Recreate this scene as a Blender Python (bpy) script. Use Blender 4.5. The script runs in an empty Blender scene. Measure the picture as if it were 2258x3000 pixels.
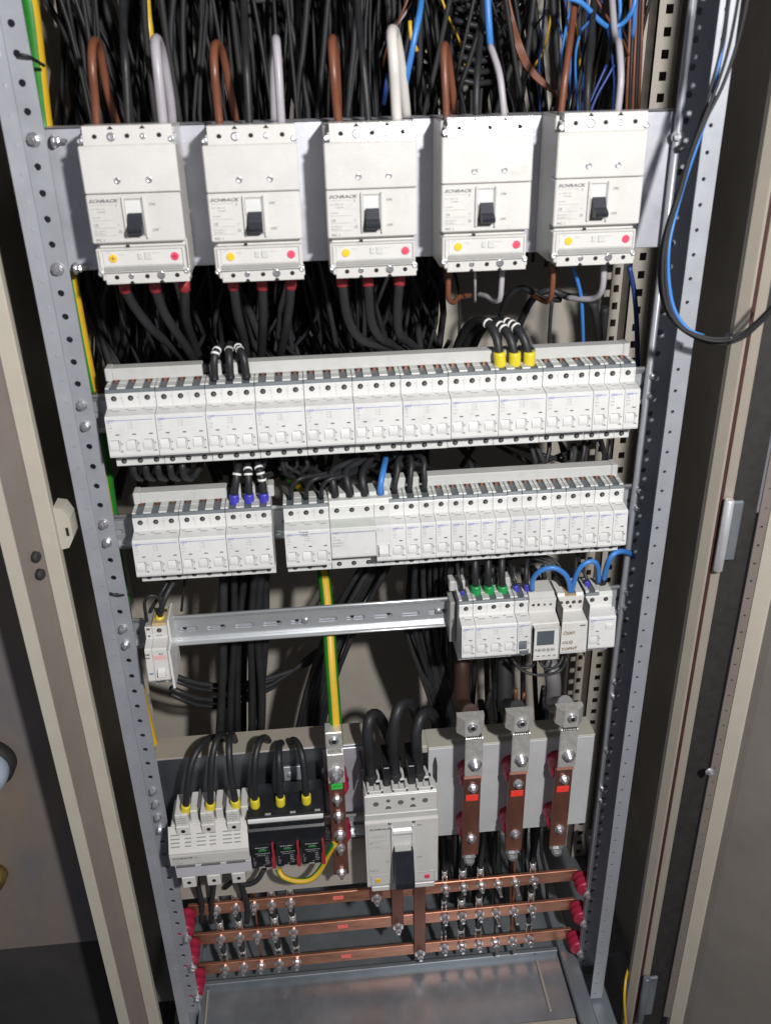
import bpy, bmesh, math, random
from mathutils import Vector, Matrix, Euler
random.seed(7)
SC = bpy.context.scene
COL = SC.collection
# ---------------------------------------------------------------- camera solved from the photograph (metres; x right, y into the cabinet, z up)
CAMP = Vector((0.2127, -0.9630, 0.3403))
CROT = Euler((1.09317, 0.01997, -0.09554), 'XYZ')
FPX = 2658.1
ROT = CROT.to_matrix()
def _ray(u, v): return ROT @ Vector(((u - 1129) / FPX, -(v - 1500) / FPX, -1.0))
def at(u, v, y):
    r = _ray(u, v); t = (y - CAMP.y) / r.y
    return CAMP + t * r
def atz(u, v, z):
    r = _ray(u, v); t = (z - CAMP.z) / r.z
    return CAMP + t * r
# ---------------------------------------------------------------- materials
def _nodes(name):
    m = bpy.data.materials.new(name); m.use_nodes = True
    nt = m.node_tree; b = nt.nodes['Principled BSDF']
    return m, nt, b
def mat(name, col, rough=0.5, metal=0.0, nscale=30, namt=0.12, bump=0.0, bscale=300, rvar=0.1, spec=0.5, alpha=None, trans=0.0, stretch=(1, 1, 1), dirt_or_light=None, rnd=0.0):
    m, nt, b = _nodes(name); N = nt.nodes; L = nt.links
    tc = N.new('ShaderNodeTexCoord'); mp = N.new('ShaderNodeMapping'); mp.inputs['Scale'].default_value = stretch
    L.new(tc.outputs['Object'], mp.inputs['Vector'])
    nz = N.new('ShaderNodeTexNoise'); nz.inputs['Scale'].default_value = nscale; nz.inputs['Detail'].default_value = 5; nz.inputs['Roughness'].default_value = 0.65
    L.new(mp.outputs['Vector'], nz.inputs['Vector'])
    rp = N.new('ShaderNodeValToRGB'); rp.color_ramp.elements[0].position = 0.3; rp.color_ramp.elements[1].position = 0.72
    lo = [max(0, c * (1 - namt)) for c in col]; hi = [min(1, c * (1 + namt * 0.7)) for c in col]
    if dirt_or_light: lo = list(dirt_or_light)
    rp.color_ramp.elements[0].color = (*lo, 1); rp.color_ramp.elements[1].color = (*hi, 1)
    L.new(nz.outputs['Fac'], rp.inputs['Fac'])
    if rnd:      # every object a slightly different tone, and a faint large smudge
        oi = N.new('ShaderNodeObjectInfo'); m1 = N.new('ShaderNodeMapRange'); m1.inputs['To Min'].default_value = 1 - rnd; m1.inputs['To Max'].default_value = 1 + rnd * .5
        L.new(oi.outputs['Random'], m1.inputs['Value'])
        n3 = N.new('ShaderNodeTexNoise'); n3.noise_dimensions = '4D'; n3.inputs['Scale'].default_value = 38; n3.inputs['Detail'].default_value = 6; n3.inputs['Roughness'].default_value = .7
        ml = N.new('ShaderNodeMath'); ml.operation = 'MULTIPLY'; ml.inputs[1].default_value = 40; L.new(oi.outputs['Random'], ml.inputs[0]); L.new(ml.outputs[0], n3.inputs['W']); L.new(tc.outputs['Object'], n3.inputs['Vector'])
        r3 = N.new('ShaderNodeMapRange'); r3.inputs['From Min'].default_value = .56; r3.inputs['From Max'].default_value = .80; r3.inputs['To Min'].default_value = 1; r3.inputs['To Max'].default_value = .80
        L.new(n3.outputs['Fac'], r3.inputs['Value']); mm = N.new('ShaderNodeMath'); mm.operation = 'MULTIPLY'; L.new(m1.outputs['Result'], mm.inputs[0]); L.new(r3.outputs['Result'], mm.inputs[1])
        mx = N.new('ShaderNodeVectorMath'); mx.operation = 'SCALE'; L.new(rp.outputs['Color'], mx.inputs[0]); L.new(mm.outputs[0], mx.inputs['Scale']); L.new(mx.outputs['Vector'], b.inputs['Base Color'])
    else: L.new(rp.outputs['Color'], b.inputs['Base Color'])
    mr = N.new('ShaderNodeMapRange'); mr.inputs['To Min'].default_value = max(0.02, rough - rvar); mr.inputs['To Max'].default_value = min(1, rough + rvar)
    L.new(nz.outputs['Fac'], mr.inputs['Value']); L.new(mr.outputs['Result'], b.inputs['Roughness'])
    b.inputs['Metallic'].default_value = metal
    b.inputs['Specular IOR Level'].default_value = spec
    if trans: b.inputs['Transmission Weight'].default_value = trans
    if alpha is not None: b.inputs['Alpha'].default_value = alpha
    if bump:
        n2 = N.new('ShaderNodeTexNoise'); n2.inputs['Scale'].default_value = bscale; n2.inputs['Detail'].default_value = 3
        L.new(mp.outputs['Vector'], n2.inputs['Vector'])
        bp = N.new('ShaderNodeBump'); bp.inputs['Strength'].default_value = bump; bp.inputs['Distance'].default_value = 0.0006
        L.new(n2.outputs['Fac'], bp.inputs['Height']); L.new(bp.outputs['Normal'], b.inputs['Normal'])
    return m
W = mat('white_plastic', (.63, .633, .622), .33, nscale=60, namt=.05, rnd=.07, bump=.25, bscale=900)
WT = mat('glossy_cover_white', (.58, .57, .545), .15, nscale=40, namt=.05, bump=.5, bscale=260, rvar=.05)
WM = mat('moulded_case_white', (.58, .57, .545), .34, nscale=40, namt=.05, rnd=.06, bump=.3, bscale=700)
WG = mat('light_grey_plastic', (.50, .505, .485), .45, nscale=60, namt=.06, bump=.2, bscale=800)
BAND = mat('grey_green_band', (.50, .52, .485), .5, nscale=60, namt=.05, bump=.2, bscale=800)
HOOD = mat('slate_grey_plastic', (.105, .122, .135), .5, nscale=80, namt=.1)
GRO = mat('groove_grey', (.12, .12, .115), .7, nscale=80, namt=.1)
MID = mat('mid_grey_plastic', (.30, .30, .29), .5, nscale=80, namt=.08)
BLK = mat('black_plastic', (.012, .013, .016), .38, nscale=60, namt=.3, bump=.2, bscale=700)
TOG = mat('toggle_black', (.016, .018, .026), .42, nscale=80, namt=.25, bump=.2, bscale=600)
HOLE = mat('hole_dark', (.006, .006, .006), .8, namt=.2)
CAB = mat('black_cable_sheath', (.020, .021, .023), .48, spec=.4, nscale=25, namt=.35, bump=.25, bscale=260)
CAB2 = mat('black_cable_matt', (.028, .028, .030), .62, spec=.28, nscale=18, namt=.4, bump=.3, bscale=200)
CGR = mat('grey_cable', (.38, .36, .39), .42, nscale=30, namt=.1, bump=.2)
CWH = mat('pale_grey_cable', (.58, .55, .52), .42, nscale=30, namt=.08, bump=.2)
CBD = mat('shaded_brown_cable', (.045, .022, .015), .5, nscale=30, namt=.2)  # shadow from the breaker row above is put into this brown
CGD = mat('shaded_grey_cable', (.17, .165, .17), .5, nscale=30, namt=.1)  # grey darkened for the shadow the clamp cable hangs in
CBR = mat('brown_cable', (.17, .058, .030), .42, nscale=30, namt=.2, bump=.2)
CBL = mat('blue_cable', (.045, .20, .55), .42, nscale=40, namt=.15, bump=.2)
CDB = mat('dark_blue_cable', (.018, .045, .19), .42, nscale=40, namt=.15)
GRN = mat('green_sheath', (.02, .20, .02), .42, nscale=20, namt=.2, bump=.2)
YEL = mat('yellow_sheath', (.62, .38, .02), .42, nscale=20, namt=.12, bump=.2)
FY = mat('yellow_ferrule', (.66, .54, .03), .4, nscale=60, namt=.06)
FB = mat('violet_blue_ferrule', (.055, .05, .42), .4, nscale=60, namt=.1)
FG = mat('green_ferrule', (.01, .28, .065), .4, nscale=60, namt=.1)
RED = mat('red_insulator', (.36, .018, .05), .38, nscale=60, namt=.2)
RSL = mat('red_sleeve', (.30, .025, .032), .5, nscale=60, namt=.2)
RST = mat('red_sticker', (.85, .05, .035), .5, nscale=60, namt=.05)
PNK = mat('pink_sticker', (.95, .18, .16), .55, nscale=60, namt=.05)
GST = mat('green_sticker', (.03, .52, .06), .5, nscale=60, namt=.05)
DYE = mat('yellow_dial', (.80, .48, .02), .4, nscale=90, namt=.08)
DRE = mat('red_dial', (.70, .06, .12), .4, nscale=90, namt=.08)
INK = mat('dark_ink', (.10, .10, .105), .6, namt=.1)
INL = mat('light_ink', (.36, .355, .34), .6, namt=.1)
INB = mat('blue_ink', (.12, .14, .42), .6, namt=.1)
PEN = mat('brown_marker_ink', (.24, .17, .10), .7, nscale=400, namt=.35)
INW = mat('white_ink', (.62, .62, .62), .6, namt=.05)
RING = mat('white_marker_ring', (.74, .74, .72), .45, namt=.05)
GALV = mat('galvanised_steel', (.42, .435, .475), .44, metal=.45, nscale=24, namt=.08, bump=.15, bscale=90, rvar=.08)
GALP = mat('galvanised_plate', (.54, .545, .60), .38, metal=.5, nscale=14, namt=.16, bump=.3, bscale=60, rvar=.12)
GALB = mat('dark_galvanised_angle', (.30, .32, .35), .34, metal=.92, nscale=14, namt=.25, bump=.3, bscale=60, rvar=.12)
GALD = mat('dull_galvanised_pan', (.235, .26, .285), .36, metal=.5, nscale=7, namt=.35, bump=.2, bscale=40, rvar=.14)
RAIL = mat('zinc_rail', (.66, .68, .695), .33, metal=.68, nscale=40, namt=.1, bump=.15, bscale=90, rvar=.1, stretch=(.12, 1, 1))
ZINC = mat('zinc_bolt', (.60, .60, .62), .28, metal=.8, nscale=160, namt=.25, rvar=.12)
TIN = mat('tinned_lug', (.78, .765, .73), .27, metal=.62, nscale=120, namt=.15, bump=.5, bscale=90, rvar=.12)
COP = mat('copper_bar', (.50, .225, .145), .30, metal=.7, nscale=42, namt=.3, dirt_or_light=(.20, .085, .055), bump=.2, bscale=160, rvar=.14, stretch=(.25, 1, 1))
COB = mat('oxidised_copper', (.235, .10, .07), .42, metal=.55, nscale=30, namt=.25, dirt_or_light=(.13, .055, .04), bump=.2, bscale=160, rvar=.1, stretch=(1, 1, .3))
BEI = mat('dimmed_beige_paint', (.33, .295, .245), .5, nscale=25, namt=.05, bump=.35, bscale=380)  # frame beige darkened; the right side's weaker light is in the colour
BEIL = mat('light_beige_paint', (.43, .395, .33), .48, nscale=25, namt=.05, bump=.35, bscale=380)
BRN = mat('shaded_beige_paint', (.185, .155, .14), .52, nscale=25, namt=.08, bump=.35, bscale=380)  # shade of the turned return wall is put into this darker beige
INN = mat('inner_wall_paint', (.36, .33, .285), .6, nscale=12, namt=.2, bump=.25, bscale=200)
BACK = mat('back_panel_paint', (.40, .365, .315), .5, nscale=10, namt=.1, bump=.4, bscale=170)
GASK = mat('black_gasket', (.022, .020, .019), .7, nscale=80, namt=.3)
GASR = mat('dark_red_gasket', (.045, .012, .010), .7, nscale=80, namt=.3)
COVR = mat('grey_cover_plastic', (.47, .48, .49), .5, nscale=16, namt=.10, bump=.25, bscale=700)
COVT = mat('beige_cover_edge', (.40, .385, .33), .55, nscale=20, namt=.06)
LCD = mat('lcd_glass', (.075, .095, .105), .12, nscale=40, namt=.1)
CHR = mat('bright_hinge', (.85, .85, .88), .38, metal=.7, nscale=60, namt=.08, rvar=.04)
DOOR = mat('door_inner_paint', (.215, .195, .175), .45, nscale=6, namt=.15, bump=.35, bscale=300)
CLR = mat('clear_plastic', (.60, .59, .57), .12, nscale=40, namt=.05, spec=.6)
TAN = mat('tan_plastic', (.42, .32, .16), .5, nscale=60, namt=.1)
FADE = mat('faded_pink_label', (.72, .42, .40), .55, nscale=60, namt=.08)
BUS = mat('busbar_cover_grey', (.50, .503, .485), .40, nscale=30, namt=.05, rnd=.05, bump=.2, bscale=800)
CONC = mat('plaster_wall', (.090, .089, .102), .75, nscale=9, namt=.35, dirt_or_light=(.20, .155, .115), stretch=(1, 1, .45), bump=.6, bscale=30)  # warm low tone paints a lit patch into the plaster
FLR = mat('concrete_floor', (.030, .028, .027), .8, nscale=6, namt=.4, bump=.5, bscale=60)
SKYB = mat('pale_blue_enamel', (.34, .40, .48), .35, nscale=20, namt=.1)
BRASS = mat('brass', (.45, .33, .10), .4, metal=.9, nscale=50, namt=.2)
# ---------------------------------------------------------------- mesh builder
class MB:
    def __init__(s, off=(0, 0, 0), M=None):
        s.v = []; s.f = []; s.mi = []; s.sm = []; s.off = Vector(off); s.M = M
    def _v(s, p):
        p = Vector(p)
        if s.M is not None: p = s.M @ p
        s.v.append(p - s.off); return len(s.v) - 1
    def face(s, idx, mi=0, sm=False): s.f.append(tuple(idx)); s.mi.append(mi); s.sm.append(sm)
    def box(s, x0, x1, y0, y1, z0, z1, c=0.0, mi=0):
        if x0 > x1: x0, x1 = x1, x0
        if y0 > y1: y0, y1 = y1, y0
        if z0 > z1: z0, z1 = z1, z0
        c = min(c, (x1 - x0) * .45, (y1 - y0) * .45, (z1 - z0) * .45)
        if c <= 0:
            i = [s._v(p) for p in ((x0, y0, z0), (x1, y0, z0), (x1, y1, z0), (x0, y1, z0), (x0, y0, z1), (x1, y0, z1), (x1, y1, z1), (x0, y1, z1))]
            for q in ((0, 3, 2, 1), (4, 5, 6, 7), (0, 1, 5, 4), (1, 2, 6, 5), (2, 3, 7, 6), (3, 0, 4, 7)): s.face([i[k] for k in q], mi)
            return
        X = (x0, x1); Y = (y0, y1); Z = (z0, z1); d = {}
        for a in (0, 1):
            for b in (0, 1):
                for e in (0, 1):
                    sx, sy, sz = (1 if a == 0 else -1), (1 if b == 0 else -1), (1 if e == 0 else -1)
                    d[a, b, e, 0] = s._v((X[a], Y[b] + sy * c, Z[e] + sz * c))
                    d[a, b, e, 1] = s._v((X[a] + sx * c, Y[b], Z[e] + sz * c))
                    d[a, b, e, 2] = s._v((X[a] + sx * c, Y[b] + sy * c, Z[e]))
        for k in (0, 1):
            s.face([d[k, 0, 0, 0], d[k, 1, 0, 0], d[k, 1, 1, 0], d[k, 0, 1, 0]], mi)
            s.face([d[0, k, 0, 1], d[1, k, 0, 1], d[1, k, 1, 1], d[0, k, 1, 1]], mi)
            s.face([d[0, 0, k, 2], d[1, 0, k, 2], d[1, 1, k, 2], d[0, 1, k, 2]], mi)
        for a in (0, 1):
            for b in (0, 1):
                s.face([d[a, b, 0, 0], d[a, b, 1, 0], d[a, b, 1, 1], d[a, b, 0, 1]], mi)
                s.face([d[a, 0, b, 0], d[a, 1, b, 0], d[a, 1, b, 2], d[a, 0, b, 2]], mi)
                s.face([d[0, a, b, 1], d[1, a, b, 1], d[1, a, b, 2], d[0, a, b, 2]], mi)
                for e in (0, 1): s.face([d[a, b, e, 0], d[a, b, e, 1], d[a, b, e, 2]], mi)
    def prism(s, prof, x0, x1, mi=0, sm=False):           # closed (y, z) outline swept along x
        n = len(prof)
        A = [s._v((x0, y, z)) for y, z in prof]; B = [s._v((x1, y, z)) for y, z in prof]
        for k in range(n): s.face([A[k], A[(k + 1) % n], B[(k + 1) % n], B[k]], mi, sm)
        s.face(A[::-1], mi); s.face(B, mi)
    def plate(s, pts, y0, y1, mi=0):                       # closed (x, z) outline, thickness along y
        n = len(pts)
        A = [s._v((x, y0, z)) for x, z in pts]; B = [s._v((x, y1, z)) for x, z in pts]
        for k in range(n): s.face([A[k], A[(k + 1) % n], B[(k + 1) % n], B[k]], mi)
        s.face(A, mi); s.face(B[::-1], mi)
    def lathe(s, p, d, prof, n=14, mi=0, sm=True, rot=0.0):   # prof: (distance along d, radius)
        p = Vector(p); d = Vector(d).normalized()
        a = d.orthogonal().normalized(); b = d.cross(a)
        R = []
        for t, r in prof:
            R.append([s._v(p + d * t + (a * math.cos(rot + 2 * math.pi * k / n) + b * math.sin(rot + 2 * math.pi * k / n)) * max(r, 1e-5)) for k in range(n)])
        for i in range(len(R) - 1):
            for k in range(n): s.face([R[i][k], R[i][(k + 1) % n], R[i + 1][(k + 1) % n], R[i + 1][k]], mi, sm)
        s.face(R[0][::-1], mi); s.face(R[-1], mi)
    def disc(s, x, y, z, r, h, n=14, mi=0):                # a short stud facing the viewer (towards -y)
        s.lathe((x, y, z), (0, -1, 0), [(0, r), (h * .7, r), (h, r * .86)], n, mi, False)
    def hexbolt(s, p, d, r, h, mi=0, washer=True, shank=0.0):
        if washer: s.lathe(p, d, [(0, r * 1.55), (h * .22, r * 1.55)], 16, mi, False); 
        p = Vector(p) + Vector(d).normalized() * (h * .22 if washer else 0)
        if washer: s.lathe(p, d, [(0, r * 1.25), (h * .2, r * 1.2)], 14, mi, False); p = p + Vector(d).normalized() * h * .2
        s.lathe(p, d, [(0, r), (h * .8, r), (h, r * .85)], 6, mi, False, rot=random.random())
        s.lathe(p + Vector(d).normalized() * h, d, [(0, r * .55), (h * .12 + shank, r * .5)], 10, mi, False)
    def tube(s, pts, r, n=10, mi=0, stripe=None, twist=0.0, rot=0.0):
        pts = [Vector(p) for p in pts]; rings = []
        t0 = (pts[1] - pts[0]).normalized(); a = t0.orthogonal().normalized(); L = 0
        for i, p in enumerate(pts):
            t = (pts[min(i + 1, len(pts) - 1)] - pts[max(i - 1, 0)]).normalized()
            a = (a - t * a.dot(t)).normalized(); b = t.cross(a)
            if i: L += (p - pts[i - 1]).length
            rr = r[i] if isinstance(r, (list, tuple)) else r
            rings.append([s._v(p + (a * math.cos(2 * math.pi * k / n + twist * L + rot) + b * math.sin(2 * math.pi * k / n + twist * L + rot)) * rr) for k in range(n)])
        for i in range(len(rings) - 1):
            for k in range(n):
                s.face([rings[i][k], rings[i][(k + 1) % n], rings[i + 1][(k + 1) % n], rings[i + 1][k]], (stripe[k] if stripe else mi), True)
        s.face(rings[0][::-1], stripe[0] if stripe else mi); s.face(rings[-1], stripe[0] if stripe else mi)
    def cell(s, P, a0, a1, b0, b1, hole, th):              # a rectangular cell of sheet with one hole; P(a, b, depth) maps to space; hole = list of (a, b)
        ca = sum(h[0] for h in hole) / len(hole); cb = sum(h[1] for h in hole) / len(hole)
        out = []
        for h in hole:
            dx, dy = h[0] - ca, h[1] - cb; t = 1e9
            if dx > 1e-9: t = min(t, (a1 - ca) / dx)
            if dx < -1e-9: t = min(t, (a0 - ca) / dx)
            if dy > 1e-9: t = min(t, (b1 - cb) / dy)
            if dy < -1e-9: t = min(t, (b0 - cb) / dy)
            out.append([ca + dx * t, cb + dy * t])
        for cx, cy in ((a0, b0), (a1, b0), (a1, b1), (a0, b1)):   # snap the nearest one to each corner
            k = min(range(len(out)), key=lambda i: (out[i][0] - cx) ** 2 + (out[i][1] - cy) ** 2); out[k] = [cx, cy]
        n = len(hole); O = []; H = []
        for dep in (0, th):
            O.append([s._v(P(a, b, dep)) for a, b in out]); H.append([s._v(P(a, b, dep)) for a, b in hole])
        for k in range(n):
            j = (k + 1) % n
            s.face([O[0][k], O[0][j], H[0][j], H[0][k]]); s.face([O[1][k], H[1][k], H[1][j], O[1][j]])
            s.face([H[0][k], H[0][j], H[1][j], H[1][k]]); s.face([O[0][k], O[1][k], O[1][j], O[0][j]])
    def text(s, txt, x, y, z, size, mi=0, shear=0.0, bold=0.0, sx=1.0, align='LEFT', rot=0.0):
        key = (txt, round(shear, 3), round(bold / size, 4), align)
        if key not in _TX:
            c = bpy.data.curves.new('t', 'FONT'); c.body = txt; c.size = 1.0; c.shear = shear; c.offset = bold / size; c.resolution_u = 2; c.align_x = align
            o = bpy.data.objects.new('t', c); COL.objects.link(o)
            dg = bpy.context.evaluated_depsgraph_get(); dg.update()
            me = bpy.data.meshes.new_from_object(o.evaluated_get(dg))
            _TX[key] = ([tuple(v.co) for v in me.vertices], [tuple(p.vertices) for p in me.polygons])
            bpy.data.objects.remove(o); bpy.data.curves.remove(c); bpy.data.meshes.remove(me)
        V, F = _TX[key]; base = len(s.v); ca, sa = math.cos(rot), math.sin(rot)
        for p in V:
            a, b = p[0] * size * sx, p[1] * size
            s._v((x + a * ca - b * sa, y, z + a * sa + b * ca))
        for f in F: s.face([base + k for k in f], mi)
    def build(s, name, mats, parent=None, loc=None, fixn=True):
        me = bpy.data.meshes.new(name); me.from_pydata([tuple(p) for p in s.v], [], s.f)
        if not isinstance(mats, (list, tuple)): mats = [mats]
        for m in mats: me.materials.append(m)
        me.polygons.foreach_set('material_index', s.mi); me.polygons.foreach_set('use_smooth', s.sm)
        if fixn:
            bm = bmesh.new(); bm.from_mesh(me); bmesh.ops.recalc_face_normals(bm, faces=bm.faces); bm.to_mesh(me); bm.free()
        me.update()
        o = bpy.data.objects.new(name, me); COL.objects.link(o)
        if parent is not None: o.parent = parent
        if loc is not None: o.location = loc
        return o
_TX = {}
def tag(o, label=None, cat=None, group=None, kind=None):
    if label: o['label'] = label
    if cat: o['category'] = cat
    if group: o['group'] = group
    if kind: o['kind'] = kind
    return o
def thing(name, label, cat, loc=(0, 0, 0), group=None):
    o = bpy.data.objects.new(name, None); COL.objects.link(o); o.location = loc; o.empty_display_size = .01
    return tag(o, label, cat, group)
def dup(root, loc, label, group=None):
    r = root.copy(); COL.objects.link(r); r.location = loc; r['label'] = label
    if group: r['group'] = group
    for ch in list(root.children):
        c = ch.copy(); COL.objects.link(c); c.parent = r
        for g in list(ch.children):
            d = g.copy(); COL.objects.link(d); d.parent = c
    return r
def spline(pts, step=.006):
    P = [Vector(p) for p in pts]
    if len(P) == 2: P = [P[0], P[0].lerp(P[1], .5), P[1]]
    Q = [P[0] * 2 - P[1]] + P + [P[-1] * 2 - P[-2]]; out = []
    for i in range(1, len(Q) - 2):
        a, b, c, d = Q[i - 1], Q[i], Q[i + 1], Q[i + 2]; n = max(2, int((c - b).length / step))
        for k in range(n):
            t = k / n
            out.append(.5 * ((2 * b) + (c - a) * t + (2 * a - 5 * b + 4 * c - d) * t * t + (3 * b - a - 3 * c + d) * t ** 3))
    out.append(P[-1]); return out
STRIPE = [1, 1, 1, 0, 0, 0, 1, 1, 1, 0, 0, 0]
def cable(pts, r, m, label, group=None, ferrule=None, rings=None, n=10, sleeve=None, name='cable', cat='cable', stripe=False, twist=4.0, rot=0.0, px=True, step=.006):
    """pts: (u, v, y) places seen in the photograph, each with its own depth y; or plain points when px is False"""
    P = [at(*p) for p in pts] if px else [Vector(p) for p in pts]
    S = spline(P, step); base = S[0].copy()
    mb = MB(off=base)
    if stripe: mb.tube(S, r, 12, 0, STRIPE if stripe is True else stripe, twist, rot); o = mb.build(name, [GRN, YEL], None, base)
    else: mb.tube(S, r, n); o = mb.build(name, m, None, base)
    tag(o, label, cat, group)
    t = (S[1] - S[0]).normalized()
    if ferrule:
        fm, fl, fr = ferrule; f = MB(); f.lathe((0, 0, 0), t, [(-fl * .25, fr * .9), (0, fr), (fl * .8, fr), (fl, fr * .93), (fl, r * 1.02)], 12)
        f.build('ferrule', fm, o)
    if sleeve:
        fm, fl, fr = sleeve; f = MB(); f.lathe((0, 0, 0), t, [(-.002, fr), (fl, fr), (fl + .0004, r * 1.02)], 12); f.build('sleeve', fm, o)
    for d in (rings or []):
        L = 0
        for i in range(1, len(S)):
            q = (S[i] - S[i - 1]).length
            if L + q >= d:
                f = MB(); tt = (S[i] - S[i - 1]).normalized(); f.lathe(S[i] - base, tt, [(-.0013, r * 1.16), (.0013, r * 1.16)], 12); f.build('marker_ring', RING, o); break
            L += q
    return o
def zprism(mb, poly, z0, z1, mi=0):
    n = len(poly); A = [mb._v((x, y, z0)) for x, y in poly]; B = [mb._v((x, y, z1)) for x, y in poly]
    for k in range(n): mb.face([A[k], A[(k + 1) % n], B[(k + 1) % n], B[k]], mi)
    mb.face(A[::-1], mi); mb.face(B, mi)
def circ(cx, cy, r, n=16): return [(cx + r * math.cos(2 * math.pi * k / n), cy + r * math.sin(2 * math.pi * k / n)) for k in range(n)]
def rect(cx, cy, w, h): return [(cx + a * w, cy + b * h) for a, b in ((.5, 0), (.5, .5), (0, .5), (-.5, .5), (-.5, 0), (-.5, -.5), (0, -.5), (.5, -.5))]
def capsule(cx, cy, w, h, n=5):
    r = h / 2; o = []
    for s, a0 in ((1, -90), (-1, 90)):
        for k in range(n + 1): a = math.radians(a0 + 180 * k / n); o.append((cx + s * (w / 2 - r) + r * math.cos(a), cy + r * math.sin(a)))
    return o
# ================================================================ setting
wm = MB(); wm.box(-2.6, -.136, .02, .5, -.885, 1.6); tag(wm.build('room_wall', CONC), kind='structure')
wm = MB(); wm.box(-2.6, -.136, .03, .5, -1.30, -.887); tag(wm.build('wall_base_shade', FLR), kind='structure')  # dark box added for the darkness at the foot of the wall
fm = MB(); fm.box(-2.6, 2.6, -2.6, 2.0, -1.36, -1.30); tag(fm.build('floor', FLR), kind='structure')
# ================================================================ the cabinet
cab = thing('electrical_cabinet', 'open beige steel cabinet with perforated galvanised uprights and an open door on its right', 'cabinet', (.29, .1, -1.14))
def CM(): return MB(off=cab.location)
m = CM(); m.box(-.13, .72, .345, .35, -1.12, .75); m.build('back_panel', BACK, cab)
m = CM(); m.box(-.118, -.113, -.055, .345, -1.12, .75); m.build('side_panel', INN, cab)
m = CM(); m.box(.712, .717, -.055, .345, -1.12, .75); m.build('side_panel', INN, cab)
m = CM(); m.box(-.118, .717, -.055, .345, .75, .755); m.build('roof_panel', INN, cab)
ZT = .3629 + .025 * 15
def upright(x0, x1, y0, hx, ix0, ix1, y1, ihx, web, zref):
    m = CM(); nz = int((ZT + 1.106) / .025)
    z0 = zref
    while z0 < ZT - .025: z0 += .025
    for k in range(nz):
        zc = z0 - .025 * k
        m.cell(lambda a, b, d: (a, y0 + d, b), x0, x1, zc - .0125, zc + .0125, circ(hx, zc, .0021, 12), .002)
        m.cell(lambda a, b, d: (a, y1 + d, b), ix0, ix1, zc - .0125, zc + .0125, circ(ihx, zc, .0035, 16), .002)
    zb = z0 - .025 * nz + .0125
    zprism(m, web, zb, z0 + .0125)
    bx = sorted((web[2][0], ihx + (.006 if ihx < 0 else -.002)))
    m.box(bx[0], bx[1], y1 + .026, y1 + .028, zb, z0)
    return m.build('upright', GALV, cab)
upright(-.0500, -.034, -.04, -.0398, -.060, -.0275, .018, -.0401, [(-.0500, -.04), (-.0480, -.038), (-.058, .018), (-.060, .018)], .0129)
upright(.6146, .6343, -.031, .6214, .6118, .6452, .028, .6200, [(.6343, -.031), (.6343, -.029), (.6432, .028), (.6452, .028)], .0115)
# rolled front edge of the right upright's inner flange
m = CM(); m.tube([(.6138, .0320, -1.1), (.6138, .0320, ZT)], .0042, 12); m.build('rolled_edge', GALV, cab)
def rear_post(x0, x1, y, hx):
    m = CM(); z = .37 + .025 * 14; zz = []
    while z > -1.1: zz.append(z); z -= .025
    for zc in zz: m.cell(lambda a, b, d: (a, y + d, b), x0, x1, zc - .0125, zc + .0125, rect(hx, zc, .0095, .0105), .002)
    zprism(m, [(x0, y), (x0 + .002, y), (x0 + .002, y + .05), (x0, y + .05)], zz[-1] - .0125, zz[0] + .0125)
    for zc in zz: m.cell(lambda a, b, d: (x0 - .016 + d * 0 + (a - x0) * .0 + a * 0 + (a - (x0 - .016)) * 1.0, y + .028 + d, b), x0 - .016, x0 - .0005, zc - .0125, zc + .0125, rect(x0 - .0085, zc, .008, .0105), .002)
    return m.build('rear_post', BACK, cab)
rear_post(.668, .699, .275, .6835)
rear_post(-.112, -.082, .275, -.0965)
# left door frame: outer lip, return wall and inner lip
m = CM(); zprism(m, [(-.118, -.100), (-.103, -.100), (-.103, -.097), (-.118, -.09)], -1.12, .75); m.build('door_frame_lip', BEIL, cab)
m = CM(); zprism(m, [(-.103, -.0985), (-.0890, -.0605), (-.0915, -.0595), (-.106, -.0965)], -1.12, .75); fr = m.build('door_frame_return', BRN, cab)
m = CM(); zprism(m, [(-.0888, -.062), (-.0735, -.062), (-.0722, -.0605), (-.0722, -.050), (-.074, -.050), (-.0888, -.056)], -1.12, .75); m.build('door_frame_lip', BEIL, cab)
m = CM(); zprism(m, [(-.1135, -.088), (-.1125, -.0605), (-.0885, -.0575), (-.0885, -.0560), (-.1145, -.0560)], -1.12, .75); m.build('frame_backing', INN, cab)
for (u, v) in ((108, 1632), (121, 1683)):
    p = at(u, v, -.078); m = CM(); m.lathe(p, (.93, -.36, 0), [(-.004, .0063), (.0012, .0063), (.0026, .0052), (.0034, .003)], 18); m.build('hole_plug', GASK, cab)
# beige latch keeper on the left inner wall
p = at(165, 1545, -.05)
m = CM(); m.plate([(-.0719, p.z + .026), (-.062, p.z + .024), (-.0565, p.z + .012), (-.0565, p.z - .012), (-.063, p.z - .024), (-.0719, p.z - .026)], -.0545, -.030); lk = m.build('latch_keeper', BEIL, cab)
m = CM(); m.box(-.0628, -.0600, -.0553, -.0540, p.z - .009, p.z + .001); m.build('slot', HOLE, lk)
m = CM(); zprism(m, [(-.110, -.02), (-.106, -.02), (-.106, .05), (-.110, .05)], p.z + .01, p.z + .075); m.build('latch_bracket', GASK, cab)
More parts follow.
